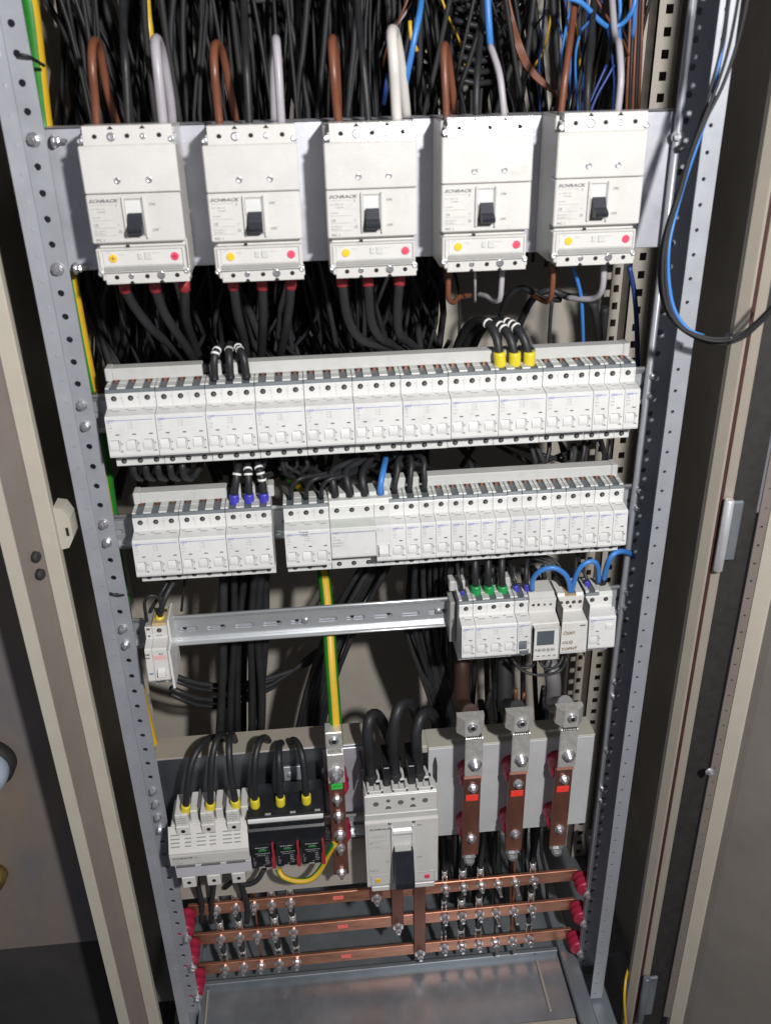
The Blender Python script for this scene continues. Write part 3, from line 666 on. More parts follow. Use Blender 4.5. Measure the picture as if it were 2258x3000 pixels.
m = MB(); m.box(.0002, .0008, -.0268, .044, -.072, .0080); m.box(w - .0006, w + .0003, -.0245, .044, -.072, .0080); m.build('side_gap', GRO, kk)
m = MB(); m.box(.0255, .0325, -.0240, -.022, -.0228, -.0210); m.build('flag_window', GRO, kk)
m = MB(); m.text('ČERP.', .0040, -.0248, -.0345, .0066, 0, .12, .00016, .96, rot=.03); m.text('OLEJ', .0030, -.0258, -.0480, .0060, 0, .12, .00016, 1.12, rot=.05); m.text('TOPNÝ', .0025, -.0268, -.0575, .0062, 0, .12, .00016, 1.0, rot=.05); m.build('handwriting', PEN, kk)
m = MB()
for k in range(3): m.box(.0065 + .0085 * k, .0105 + .0085 * k, -.0120, -.005, -.0690, -.0668)
m.build('lower_terminal', GRO, kk)
# residual current breaker, right end of the lower rail
XQ = XD + .1652
rq = thing('residual_current_breaker', 'two module protective breaker with a square test button at the right of the lower rail', 'protective breaker', (XQ, 0, ZCC)); w = .0356
m = MB(); m.prism(PROF, .0002, w - .0002); m.build('case', W, rq)
m = MB(); m.prism([(.0002, .0060), (.0022, .0096), (.0360, .0096), (.0360, .0060)], .0004, .0176); m.build('terminal_hood', HOOD, rq)
m = MB(); m.prism([(.0002, .0058), (.0030, .0105), (.0360, .0105), (.0360, .0058)], .0180, w - .0004); m.build('terminal_hood', WG, rq)
for x0, x1 in ((.0004, .0048), (.0132, .0176)):
    m = MB(); m.prism([(.0030, .0097), (.0040, .0122), (.0345, .0122), (.0345, .0097)], x0, x1); m.build('terminal_tab', WG, rq)
screws(rq, [.009, .027]); windows(rq, 1); toggles(rq, 1); printing(rq, 2, 'B10', minor=False)
m = MB(); m.box(.0220, .0318, -.0246, -.02, -.0305, -.0235, .0007); m.build('test_button', W, rq)
# left end of the lower rail: auxiliary contact and one breaker
ax = thing('auxiliary_contact', 'narrow auxiliary contact with a blue sleeved wire at the left end of the lower rail', 'auxiliary contact', (-.0092, 0, ZCC)); 
m = MB(); m.prism(PROF, .0002, .0088); m.box(.001, .0035, .010, .03, -.0900, -.0808); m.build('case', WM, ax)
m = MB(); m.box(.0012, .0078, .0008, .0350, .0056, .0080); m.build('terminal_hood', MID, ax)
m = MB(); m.box(.0020, .0062, -.0002, .002, .0010, .0042); m.box(.0030, .0055, -.0010, .001, -.0085, -.0065); m.build('lower_terminal', GRO, ax)
m = MB(); m.text('FAE', .0012, -.0236, -.0205, .0030, bold=.0001); m.text('8.54', .0010, -.0240, -.0250, .0028, bold=.0001); m.build('lettering', INK, ax)
m = MB(); m.box(.0025, .0075, -.0256, -.02, -.0480, -.0468); m.build('stripe', INB, ax)
fb = thing('circuit_breaker', 'yellowed single breaker with a faded pink label at the far left of the lower rail', 'circuit breaker', (-.0002, 0, ZCC)); 
m = MB(); m.prism(PROF, .0002, .0178); m.build('case', WM, fb)
m = MB(); m.prism([(.0002, .0060), (.0022, .0096), (.0360, .0096), (.0360, .0060)], .0004, .0176); m.build('terminal_hood', TAN, fb)
screws(fb, [.0085])
m = MB(); m.box(.0181, .0210, .004, .044, -.062, .0110, .0004); m.box(.0181, .0212, -.018, .044, -.078, -.020, .0004); m.build('end_plate', W, fb)
m = MB(); m.text('A370', .0040, -.0006, -.0085, .0036); m.text('6,3', .0085, -.0226, -.0212, .0040, bold=.0001); m.build('lettering', INK, fb)
m = MB(); m.box(.0010, .0165, ynose(-.025) - .0004, -.02, -.0285, -.0222); m.build('faded_label', FADE, fb)
m = MB(); m.prism([(-.0240, -.0400), (-.0290, -.0440), (-.0300, -.0500), (-.0240, -.0540)], .0045, .0135); m.build('toggle', W, fb)
m = MB(); m.box(.0095, .0140, -.0256, -.02, -.0520, -.0508); m.build('stripe', RED, fb)
m = MB(); m.box(.006, .017, -.0258, -.02, -.0590, -.0580); m.box(.0025, .0085, -.0005, .001, -.078, -.0705) ; m.build('groove', GRO, fb)
# ================================================================ comb busbars under grey covers
def comb(x0, x1, z, gaps, label, teeth):
    t = thing('comb_busbar', label, 'busbar', ((x0 + x1) / 2, .03, z), 'comb busbars above the module breakers')
    xs = [x0] + [g for gp in gaps for g in gp] + [x1]
    for a, b in zip(xs[::2], xs[1::2]):
        m = MB(off=t.location); m.box(a, b, .0270, .0440, z + .0112, z + .0252, .0012); m.build('cover', BUS, t)
    for s, e in ((-1, x0), (1, x1)):
        m = MB(off=t.location); m.box(e - .0005 if s > 0 else e - .0075, e + .0075 if s > 0 else e + .0005, .0262, .0448, z + .0107, z + .0258, .0012); m.build('end_cap', BUS, t)
    m = MB(off=t.location); m.box(x0 + .004, x1 - .004, .0330, .0420, z + .0140, z + .0230); m.build('bar', BLK, t)
    for x in teeth:
        m = MB(off=t.location); m.box(x - .0018, x + .0018, .0245, .0300, z + .0080, z + .0125, .0003); m.build('tooth', COP, t)
comb(-.0040, .5780, ZA, ((.0955, .1035), (.1165, .1215), (.1345, .1400), (.4285, .4375), (.4455, .4565), (.4635, .4730)), 'long grey busbar cover along the top of the upper row of breakers', [PW * k for k in range(33) if k not in (6, 7, 8, 24, 25, 26)])
comb(.0045, .1560, ZB, ((.1070, .1150), (.1240, .1325), (.1410, .1490)), 'short grey busbar cover with blue sleeved cables passing it, left of middle row', [XB + .009 + PW * k for k in range(6)])
comb(.3010, .5790, ZB, ((.3065, .3115), (.3225, .3285), (.3390, .3465)), 'grey busbar cover above the single pole breakers of the middle row', [XS + .009 + PW * k for k in range(3, 16)])
m_lab = None
comb(XD - .0010, XD + .0720, ZCC, ((.3990, .4105), (.4175, .4255), (.4345, .4425)), 'short stub of grey busbar cover with green sleeved cables, lower row', [])
LIL = mat('lilac_white', (.50, .495, .53), .42, nscale=40, namt=.05, bump=.2)
DIMG = mat('dim_green', (.02, .22, .06), .4)
# ================================================================ bottom section: rail, carrier plate, cover tray
t = thing('carrier_plate', 'galvanised angle plate behind the ringed cables at the lower left', 'plate', (.11, .06, -.70))
m = MB(off=t.location); m.box(-.040, .262, .0500, .0522, -.690, -.5612, .0006); m.build('sheet', GALB, t)
m = MB(off=t.location); m.box(-.040, .262, .0495, .0950, -.5612, -.5590, .0006); m.build('top_flange', BEI, t)
m = MB(off=t.location); m.box(.200, .262, .0480, .0500, -.690, -.565, .0006); m.build('bright_end', GALP, t)
for x in (.150, .2): 
    m = MB(off=t.location); m.hexbolt((x, .050, -.606), (0, -1, 0), .003, .004); m.build('bolt', ZINC, t)
m = MB(off=t.location); m.box(.142, .176, .0480, .0500, -.618, -.592, .0006); m.build('bracket', GALV, t)
t2 = din_rail(-.705, -.050, .262, 'short rail behind the fuse switch and the black surge arrester', (38, 39, 40, 41), (), yl=.034)
t = thing('support_rail', 'beige lower support strip behind the copper bar and surge arrester', 'strip', (.11, .07, -.80))
m = MB(off=t.location); m.box(-.040, .262, .060, .063, -.860, -.752, .0006); m.box(-.040, .262, .0560, .0600, -.7790, -.7560, .0006); m.build('sheet', BACK, t)
# grey cover tray
cv = thing('cover_panel', 'light grey cover panel behind the three upright copper bars', 'panel', (.48, .03, -.72))
m = MB(off=cv.location); m.box(.3500, .5925, .0200, .0225, -.7275, -.5545, .001); m.build('front', COVR, cv)
m = MB(off=cv.location); m.box(.3495, .5930, .0196, .060, -.5545, -.5515, .001); m.build('top_edge', COVT, cv)
m = MB(off=cv.location); m.box(.3350, .3495, .024, .06, -.5540, -.5515, .001); m.box(.3350, .3495, .0240, .0265, -.5640, -.5540, .0005); m.build('side_edge', COVT, cv)
# ================================================================ fuse switch disconnector
fd = thing('fuse_switch', 'pale three pole fuse switch with yellow sleeved black cables at the lower left', 'fuse switch', (.035, .03, -.75))
def F(): return MB(off=fd.location)
x0, x1 = -.0200, .0895
m = F(); m.box(x0 + .004, x1 - .003, -.016, .034, -.715, -.622, .001)
m.prism([(-.0160, -.6240), (-.0200, -.6300), (-.0345, -.6500), (-.0375, -.6540), (-.0375, -.6570), (-.010, -.6570)], x0, x1); m.build('case', WM, fd)
m = F(); m.prism([(-.0376, -.6572), (-.0380, -.6590), (-.0372, -.6760), (-.0360, -.6790), (-.010, -.6790), (-.010, -.6572)], x0, x1); m.build('handle', WM, fd)
m = F(); m.prism([(-.0350, -.6792), (-.0360, -.6810), (-.0345, -.7040), (-.0320, -.7070), (-.010, -.7070), (-.010, -.6792)], x0 + .005, x1 + .001); m.build('lower_cover', LIL, fd)
for k in range(3):
    a = x0 + .0122 + k * .0350
    m = F(); m.box(a, a + .0180, -.0215, .0200, -.6240, -.5985, .0012); m.box(a - .0005, a + .0185, -.0232, .0, -.6370, -.6190, .0012); tb = m.build('terminal_block', WM, fd)
    m = F(); m.disc(a + .0092, -.0231, -.6275, .0030, .0005); m.build('terminal_opening', HOLE, tb)
    m = F()
    for q in (0, 1):
        for e in range(3): m.box(a + .0025 + .0076 * q, a + .0078 + .0076 * q, -.0219, -.021, -.6055 - .0040 * e, -.6044 - .0040 * e)
    m.box(a + .0087, a + .0093, -.0217, -.021, -.6180, -.5990); m.build('slit', MID, tb)
    m = F(); m.box(a + .0195, a + .0300, -.0120, .026, -.630, -.602, .0015); m.build('partition', WM, fd)
    m = F(); m.box(a + .0302, a + .0345, -.006, .028, -.629, -.600); m.build('gap', GRO, fd)
    m = F(); m.box(a - .0020, a + .0175, -.0340, -.010, -.7265, -.7060, .0012); lt = m.build('lower_terminal', WM, fd)
    m = F(); m.disc(a + .0080, -.0338, -.7165, .0030, .0005); m.build('terminal_opening', HOLE, lt)
    m = F(); m.box(x0 + .007 + k * .035, x0 + .033 + k * .035, -.0381, -.030, -.6812, -.6792); m.build('groove', GRO, fd)
    m = F()
    for q in range(4):
        zz = -.6345 - .0042 * q; yy = -.0233 - .00305 * q - .0004
        m.box(x0 + .003 + k * .036, x0 + .0155 + k * .036, yy, yy + .004, zz, zz + .0011); m.box(x0 + .0225 + k * .034, x0 + .0315 + k * .034, yy, yy + .004, zz, zz + .0011)
    m.build('vent', MID, fd)
m = F(); m.text('SCHRACK', x0 + .0030, -.0384, -.6645, .0046, 0, .35, .00012, 1.35); m.text('CE', x0 + .034, -.0384, -.6645, .0034); m.build('maker_lettering', INK, fd)
m = F()
for i, s in enumerate(('ISV10053', '3x125A 690V', 'IEC 60269')): m.text(s, x0 + .0035, -.0382, -.6688 - .0036 * i, .0026)
m.build('fine_print', INL, fd)
# ================================================================ surge arrester
sp = thing('surge_arrester', 'black surge arrester with three plug-in modules edged in red and a white stripe', 'surge arrester', (.145, .03, -.74))
def S(): return MB(off=sp.location)
x0, x1 = .0905, .1965
m = S(); m.box(x0, x1, -.012, .034, -.690, -.610, .001); m.prism([(-.0250, -.6300), (-.0290, -.6340), (-.0300, -.6570), (-.0300, -.6580), (-.010, -.6580), (-.010, -.6300)], x0, x1); m.prism([(.030, -.6030), (.0100, -.6035), (-.0225, -.6120), (-.0240, -.6150), (-.010, -.6260), (.03, -.6260)], x0, x1); m.build('base', BLK, sp)
m = S(); m.prism([(-.0241, -.6152), (-.0262, -.6165), (-.0266, -.6205), (-.0241, -.6215), (-.010, -.6215), (-.010, -.6152)], x0 + .001, x1 - .0005); m.build('white_stripe', W, sp)
m = S(); m.box(x0 + .0005, x1 - .0005, -.0262, -.010, -.6330, -.6217, .0008); tb = m.build('terminal_strip', BLK, sp)
for k in range(6): m = S(); m.lathe((x0 + .010 + k * .0174, -.0258, -.6273), (0, -1, 0), [(0, .0033), (.0008, .0033), (.0009, .0026), (.0003, .0022)], 14); m.build('terminal_opening', HOLE, tb)
for k in range(3):
    m = S(); m.box(x0 + .025 + k * .0345, x0 + .033 + k * .0345, -.0225, -.019, -.6118, -.6106, .0003); m.build('lever', MID, sp)
    a = x0 + .0012 + k * .0351; b = a + .0335
    m = S(); m.prism([(-.0302, -.6575), (-.0330, -.6580), (-.0365, -.6970), (-.0350, -.6985), (-.010, -.7000), (-.010, -.6575)], a, b - .0042); md = m.build('plug_module', BLK, sp)
    m = S(); m.plate([(b - .0040, -.6560), (b - .0012, -.6560), (b - .0012, -.6730), (b - .0004, -.6770), (b - .0004, -.6990), (b - .0056, -.6990), (b - .0056, -.6785), (b - .0040, -.6745)], -.0382, -.016); m.build('red_edge', RSL, md)
    yz = lambda z: -.0330 + (z + .6580) / (-.6970 + .6580) * (-.0365 + .0330) - .0003
    m = S(); m.box(a + .0105, a + .0215, yz(-.6660), -.02, -.6678, -.6650); m.build('status_window', DIMG, md)
    m = S()
    m.text('FLP-B+C MAXI V', a + .0150, yz(-.661), -.6622, .0025, align='CENTER', bold=.00006); m.text('VS 320/3', a + .0160, yz(-.664), -.6645, .0017, align='CENTER'); m.text('SURGE PROTECTIVE', a + .0158, yz(-.672), -.6722, .0023, align='CENTER'); m.text('DEVICE TYPE 1+2', a + .0158, yz(-.675), -.6753, .0020, align='CENTER')
    for q in range(5): z = -.6800 - .0030 * q; m.text(('Uc', 'In', 'Imax', 'Iimp', 'Up')[q], a + .0022, yz(z), z, .0021); m.text(('320V', '30kA', '60kA', '12,5kA', '1,5kV')[q], a + .0190, yz(z), z + .001, .0023)
    m.text('CE', a + .0150, yz(-.692), -.6930, .0024); m.build('fine_print', INW, md)
    m = S(); m.plate([(a + .0085, -.6972), (a + .0185, -.6972), (a + .0165, -.6950), (a + .0105, -.6950)], -.0369, -.033); m.build('logo_plate', MID, md)
# ================================================================ earth bar with its clamp
def clamp_block(t, cx, y, zt, w=.033, d=.022, h=.026):
    m = MB(off=t.location); a = w / 2; b = w / 4
    pr = [(-a, y + .004), (-b, y - .006), (b, y - .006), (a, y + .004), (a, y + .012), (-a, y + .012)]
    zprism(m, [(cx + p[0], p[1]) for p in pr], zt - h, zt - .004); cl = m.build('clamp_block', TIN, t)
    m = MB(off=t.location); m.lathe((cx + .001, y - .006, zt - h * .5), (0, -1, 0), [(0, .0066), (.0014, .0066), (.0015, .0060)], 20); m.lathe((cx + .001, y - .0075, zt - h * .5), (0, -1, 0), [(0, .0054), (.0030, .0052), (.0034, .0042), (.0008, .0030)], 16); s = m.build('clamp_screw', ZINC, cl)
    m = MB(off=t.location); m.lathe((cx + .001, y - .0078, zt - h * .5), (0, -1, 0), [(0, .0030), (.0032, .0030), (.0033, .0029)], 6, 0, False); m.build('socket', HOLE, s)
pe = thing('earth_bar', 'upright copper bar with a green tag and tinned clamp, left of the big breaker', 'copper bar', (.217, 0, -.79))
m = MB(off=pe.location); m.box(.2055, .2280, -.0030, .0030, -.764, -.572, .0008); m.build('bar', COB, pe)
m = MB(off=pe.location); m.box(.2060, .2290, -.0085, -.0040, -.577, -.524, .001); m.prism([(-.0085, -.5240), (-.0040, -.5240), (.0010, -.5150), (-.0030, -.5150)], .2060, .2288); m.build('lug', TIN, pe)
zt = at(988, 2150, .004).z
m = MB(off=pe.location); m.box(.2055, .2285, -.0060, .016, -.5170, -.488, .001); cb = m.build('clamp_block', TIN, pe)
m = MB(off=pe.location); m.lathe((.2170, -.006, -.5015), (0, -1, 0), [(0, .0068), (.0015, .0068), (.0016, .005), (.0040, .0050), (.0042, .0038), (.0012, .003)], 18); s = m.build('clamp_screw', ZINC, cb)
m = MB(off=pe.location); m.lathe((.2170, -.008, -.5015), (0, -1, 0), [(0, .0031), (.0026, .0031)], 6, 0, False); m.build('socket', HOLE, s)
m = MB(off=pe.location)
for k in range(7): m.box(.2085 + k * .0027, .2098 + k * .0027, -.0082, -.003, -.5230, -.5175)
m.build('strand_end', GRO, pe)
m = MB(off=pe.location); m.box(.2095, .2255, -.0042, -.003, -.5920, -.5805, .0002); tgp = m.build('tag', GST, pe)
m = MB(off=pe.location); m.text('PEN', .2175, -.0044, -.5885, .0050, align='CENTER', bold=.00012, sx=1.2); m.build('tag_lettering', INK, tgp)
m = MB(off=pe.location); m.box(.2090, .2260, -.0043, -.0038, -.5805, -.5800); m.box(.2090, .2260, -.0043, -.0038, -.5925, -.5920); m.build('tag_frame', INK, tgp)
for (u, v), r in (((985, 2277), .0072), ((988, 2352), .0048), ((992, 2400), .0050), ((996, 2455), .0058), ((998, 2495), .0050), ((1001, 2566), .0050)):
    p = at(u, v, -.016 if v < 2300 else -.010); m = MB(off=pe.location); m.hexbolt((p.x, -.003 if v > 2300 else -.0085, p.z), (0, -1, 0), r, r * 1.1, shank=.004); m.build('bolt', ZINC, pe)
for z in (-.606, -.700):
    m = MB(off=pe.location); m.lathe((.2185, .003, z), (0, 1, 0), [(0, .011), (.006, .0145), (.012, .0165), (.018, .0145), (.024, .0170), (.030, .0150), (.044, .0150)], 18); m.build('insulator', RED, pe)
# ================================================================ three upright copper bars on the cover
G3 = 'upright copper bars with tinned clamps on the grey cover'
VB = [('upright copper bar nearest the big breaker, brown cable entering its clamp', .4066, -.5720, -.7265), ('middle upright copper bar, black cable entering its clamp', .4712, -.5710, -.7255), ('upright copper bar nearest the right upright, grey cable entering its clamp', .5375, -.5700, -.7240)]
for i, (lab, cx, zt, zb) in enumerate(VB):
    t = thing('phase_bar', lab, 'copper bar', (cx, 0, zb - .01), G3)
    Wd = .0245 / 2
    m = MB(off=t.location); m.box(cx - Wd, cx + Wd, -.0215, -.0165, zb, zt - .004, .0008); m.prism([(-.0215, zt - .004), (-.0165, zt - .004), (-.0235, zt + .0030), (-.0270, zt + .0005)], cx - Wd, cx + Wd); m.build('bar', COB, t)
    m = MB(off=t.location); m.box(cx - Wd - .0005, cx + Wd - .0005, -.0300, -.0268, zt + .0080, zt + .0760, .0008); m.build('lug', TIN, t)
    m = MB(off=t.location)
    for k in range(8): m.box(cx - .0105 + k * .0026, cx - .0092 + k * .0026, -.0320, -.022, zt + .0755, zt + .0840)
    m.build('strand_end', GRO, t)
    clamp_block(t, cx - .0060 + .0020 * i, -.0300, zt + .1165, .0370, .022, .0315)
    m = MB(off=t.location); m.lathe((cx + .001, -.030, zt + .0300), (0, -1, 0), [(0, .0098), (.0012, .0098), (.0014, .0080), (.0030, .0080), (.0031, .0064), (.0075, .0060), (.0078, .0036), (.0110, .0034)], 18); m.build('bolt', ZINC, t)
    for z in (zt - .0220, zb + .0350):
        m = MB(off=t.location); m.hexbolt((cx + .0010, -.0215, z), (0, -1, 0), .0050, .0050, shank=.001); m.build('bolt', ZINC, t)
    for z in (zt - .020, zb + .034):
        m = MB(off=t.location); m.lathe((cx, -.0165, z), (0, 1, 0), [(0, .0100), (.004, .0145), (.010, .0160), (.014, .0140), (.020, .0165), (.026, .0145), (.0365, .0145)], 18); m.build('insulator', RED, t)
    m = MB(off=t.location); m.lathe((cx - .001, -.018, zb - .0010), (0, -.75, -1), [(0, .0095), (.004, .0110), (.006, .0085), (.012, .0075), (.016, .0040)], 8, 0, False); m.build('end_bolt', ZINC, t)
    m = MB(off=t.location); sz = zt - .0405; m.box(cx - .0085, cx + .0090, -.0219, -.0214, sz - .0055, sz + .0055, .0001); st = m.build('sticker', RST, t)
    m = MB(off=t.location); m.text('L%d' % (i + 1), cx, -.0221, sz - .0018, .0040, align='CENTER'); m.build('sticker_lettering', mat('deep_red_ink%d' % i, (.45, .02, .02), .6), st)
# ================================================================ main breaker
mb2 = thing('main_breaker', 'large white main breaker with a long black toggle and three thick cables on top', 'circuit breaker', (.3065, .06, -.793))
def Q(): return MB(off=mb2.location)
xl, xr = .2542, .3597
m = Q(); m.box(xl + .001, xr - .001, -.006, .060, -.786, -.606, .001); m.build('case', WM, mb2)
m = Q(); m.prism([(-.0105, -.6520), (-.0150, -.6535), (-.0155, -.7790), (-.0140, -.7830), (-.004, -.7840), (-.004, -.6480)], xl, xr); m.box(xl + .006, xr - .004, -.0148, -.003, -.7935, -.7830, .0015); fc = m.build('front_cover', WM, mb2)
m = Q(); m.box(xl, xr, -.0115, -.004, -.6515, -.6395, .001); m.build('collar', WG, mb2)
m = Q(); m.box(xl + .0005, xr - .0005, -.0085, .0100, -.6390, -.6070, .0012); m.box(xl + .0020, xr - .0100, -.0085, .010, -.6070, -.6045, .0008); tf = m.build('terminal_front', WM, mb2)
m = Q()
for x in (.2712, .3065, .3418): m.disc(x, -.0083, -.6225, .0043, .0006, 18)
for x in (.2888, .3242): m.disc(x, -.0083, -.6180, .0030, .0006, 16); m.plate([(x + .0044 * math.cos(a), -.6330 + .0052 * math.sin(a)) for a in [math.pi * q / 8 for q in range(9)]], -.0090, -.008)
m.build('openings', GRO, tf)
for i, x in enumerate((.2712, .3065, .3418)):
    m = Q(); m.box(x - .0115, x - .0080, -.006, .036, -.6065, -.5985, .0008); m.box(x + .0075, x + .0115, -.006, .036, -.6065, -.5985, .0008); m.box(x - .0115, x + .0115, .0120, .036, -.6065, -.6005, .0008); m.box(x - .0115, x + .0115, -.006, -.0025, -.6065, -.6005, .0008); m.box(x - .0010, x + .0015, -.003, .012, -.6065, -.602); m.box(x - .0115, x + .0115, .012, .036, -.606, -.5985, .0008); sh = m.build('terminal_shroud', WG, mb2)
    m = Q(); m.box(x - .0078, x + .0073, -.0024, .0118, -.6066, -.6050); m.build('shroud_well', MID, sh)
for x in (.2535, .2888, .3242, .3600):
    m = Q(); m.box(x - (.0045 if .26 < x < .35 else .0012), x + (.0045 if .26 < x < .35 else .0012), .006, .056, -.6060, -.5700, .001); m.build('phase_barrier', BLK, mb2)
m = Q(); m.box(.2912, .2935, -.0185, -.015, -.768, -.6600, .0006); m.box(.3215, .3238, -.0185, -.015, -.768, -.6600, .0006); m.build('well_rim', W, mb2)
m = Q(); m.prism([(-.0150, -.6660), (-.0182, -.6690), (-.0196, -.6725), (-.0182, -.6760), (-.0165, -.6790), (-.0165, -.7060), (-.0150, -.7080)], .2937, .3213); m.build('toggle_slide', W, mb2)
m = Q(); m.prism([(-.0152, -.6985), (-.0260, -.6960), (-.0270, -.7010), (-.0152, -.7040)], .2955, .3190); m.build('toggle_stem', WG, mb2)
m = Q(); m.prism([(-.0152, -.7030), (-.0285, -.6995), (-.0440, -.7480), (-.0445, -.7580), (-.0420, -.7620), (-.0300, -.7620), (-.0152, -.7560)], .2942, .3222); m.build('toggle', TOG, mb2)
y = -.0156
m = Q(); m.text('SCHRACK', .2592, y, -.6665, .0048, 0, .35, .00012, 1.45); m.build('maker_lettering', INK, mb2)
m = Q(); m.text('ON', .3285, y, -.6640, .0044); m.text('OFF', .3285, y, -.7290, .0044); m.text('MC 2', .2592, y, -.7495, .0046, sx=1.15); m.text('I', .2835, y, -.6710, .0040); m.text('O', .2830, y, -.7330, .0050); m.text('CE', .2595, y, -.6930, .0036); m.build('lettering', INK, mb2)
m = Q()
for z, w in ((-.6760, .028), (-.6870, .028), (-.6985, .028), (-.7035, .028)): m.box(.2595, .2595 + w, y, y + .0004, z - .00016, z + .00016)
for i, s in enumerate(('Ui=1000V Uimp=8kV', 'Icu 50kA 415V', 'IEC/EN 60947-2')): m.text(s, .2600, y, -.6805 - .0105 * i, .0024)
m.box(.2572, .2900, -.0156, -.0152, -.6575, -.6571); m.box(.2572, .2576, -.0156, -.0152, -.7570, -.6571); m.box(.2896, .2900, -.0156, -.0152, -.7570, -.6571); m.box(.3285, .3570, -.0156, -.0152, -.6535, -.6531)
m.build('fine_print', INL, mb2)
for x in (.2896, .3242): m = Q(); m.lathe((x, -.0150, -.6555), (0, -1, 0), [(0, .0028), (.0008, .0028), (.0010, .0020), (.0004, .0010)], 14); m.build('screw', ZINC, mb2)
for x0, x1, mt, dx in ((.2600, .2925, DYE, .0100), (.3245, .3545, DRE, .0190)):
    m = Q(); m.box(x0, x1, -.0162, -.015, -.7775, -.7585, .0005); pn = m.build('trip_window', CLR, mb2)
    m = Q(); m.box(x0, x1, -.0164, -.0160, -.7590, -.7585); m.box(x0, x1, -.0164, -.0160, -.7775, -.7770); m.box(x0, x0 + .0005, -.0164, -.016, -.7775, -.7585); m.box(x1 - .0005, x1, -.0164, -.016, -.7775, -.7585); m.text('Ir', x0 + .002, -.0164, -.7645, .0022); m.text('400', x0 + .005, -.0164, -.7750, .0020); m.build('trip_marks', MID, pn)
    m = Q(); m.disc(x0 + dx, -.0160, -.7680, .0042, .0016, 18); dd = m.build('dial', mt, pn)
# copper links from the main breaker down to the bars
YB = .060
def link(u, vb, lab):
    a = at(u, vb, .052); t = thing('copper_link', lab, 'copper bar', (a.x, .05, a.z), 'copper links under the main breaker'); w = .0095
    m = MB(off=t.location); m.box(a.x - w, a.x + w, .0530, .0578, a.z - .010, -.775, .0006); m.build('bar', COB, t)
    m = MB(off=t.location); m.hexbolt((a.x, .053, a.z), (0, -1, 0), .0055, .007, shank=.004); m.build('bolt', ZINC, t)
link(1103, 2632, 'shortest copper link under the main breaker, ending on the top busbar')
link(1166, 2716, 'copper link from the main breaker to the middle busbar')
link(1230, 2794, 'longest copper link from the main breaker, reaching the lowest busbar')
# ================================================================ horizontal busbars
def pxH(x, y): return (480 + x * .4084, 2550 + y * .4084)
def pxI(x, y): return (1100 + x * .4084, 2500 + y * .4084)
BB = [('top one of three horizontal copper busbars', -.8760, [(375, 305), (512, 275), (645, 268), (772, 258), (907, 242)], [(505, 243), (635, 232), (763, 220), (885, 200), (1012, 180), (1142, 172)], (1250, 197)),
      ('middle one of three horizontal copper busbars', -.9455, [(410, 530), (545, 507), (672, 495), (800, 480), (930, 468)], [(500, 468), (625, 455), (752, 445), (870, 420), (1000, 402), (1128, 395)], (1285, 417)),
      ('lowest of three horizontal copper busbars, just above the bottom pan', -1.0200, [(440, 745), (573, 725), (700, 713), (828, 695), (955, 680)], [(497, 685), (622, 675), (745, 662), (865, 640), (988, 628), (1110, 612)], (1310, 627))]
BOLTS = []
for i, (lab, zt, bl, br, stk) in enumerate(BB):
    t = thing('busbar', lab, 'busbar', (.29, YB, zt - .024), 'horizontal copper busbars')
    m = MB(off=t.location); m.box(-.030, .604, YB, YB + .0055, zt - .0245, zt, .0007); m.build('bar', COP, t)
    row = []
    for j, p in enumerate([pxH(*q) for q in bl] + [pxI(*q) for q in br]):
        a = at(p[0], p[1], YB - .008); x, z = a.x, zt - .0125
        m = MB(off=t.location)
        long = j in (8, 9)
        m.hexbolt((x, YB, z), (0, -1, 0), .0050, .0075, shank=.016 if long else .005); m.build('bolt', ZINC, t); row.append(x)
    BOLTS.append(row)
    p = at(*pxH(*stk), YB); m = MB(off=t.location); m.box(p.x - .0085, p.x + .0085, YB - .0004, YB + .001, zt - .0165, zt - .0085, .0001); m.build('sticker', PNK, t)
    for sx, xx in ((-1, -.031), (1, .6065)):
        for q in range(1):
            m = MB(off=t.location); yy = .0300 if sx > 0 else .0200
            prof = [(0, .0115), (.004, .0140), (.008, .0145), (.012, .0118), (.016, .0145), (.020, .0147), (.024, .0120), (.028, .0142), (.0335, .0125)]
            m.lathe((xx + (-.001 if sx < 0 else .002), YB - .0005, zt - .012), (0, -1, 0), [(d * ((YB - yy) / .0335), r) for d, r in prof], 18); m.build('insulator', RED, t)
        m = MB(off=t.location); m.hexbolt((xx + .002 if sx < 0 else xx + .006, (.0175 if sx < 0 else .0278), zt - .020), (0, -1, 0), .0048, .006); m.build('bolt', ZINC, t)
# ================================================================ cables
random.seed(21)
GT = 'cables rising from the large white breakers'
def top(pts, r, m, lab): return cable(pts, r, m, lab, GT)
# breaker 1
top([(285, 378, .005), (279, 290, .002), (272, 216, -.004), (270, 150, .004), (277, 119, .022), (292, 140, .045), (312, 252, .062), (345, 372, .075)], .0040, CBR, 'brown cable bent into a hairpin above the leftmost large breaker')
top([(377, 376, .005), (372, 260, .006), (366, 162, .010), (362, 80, .04), (360, -60, .08)], .0038, CAB, 'black cable rising between the brown and grey ones, leftmost large breaker')
top([(480, 376, .004), (468, 260, .0), (460, 180, .002), (455, 126, .012), (462, 118, .03), (478, 170, .055), (500, 300, .075), (508, 400, .085)], .0049, CGR, 'thick grey cable above the leftmost large breaker')
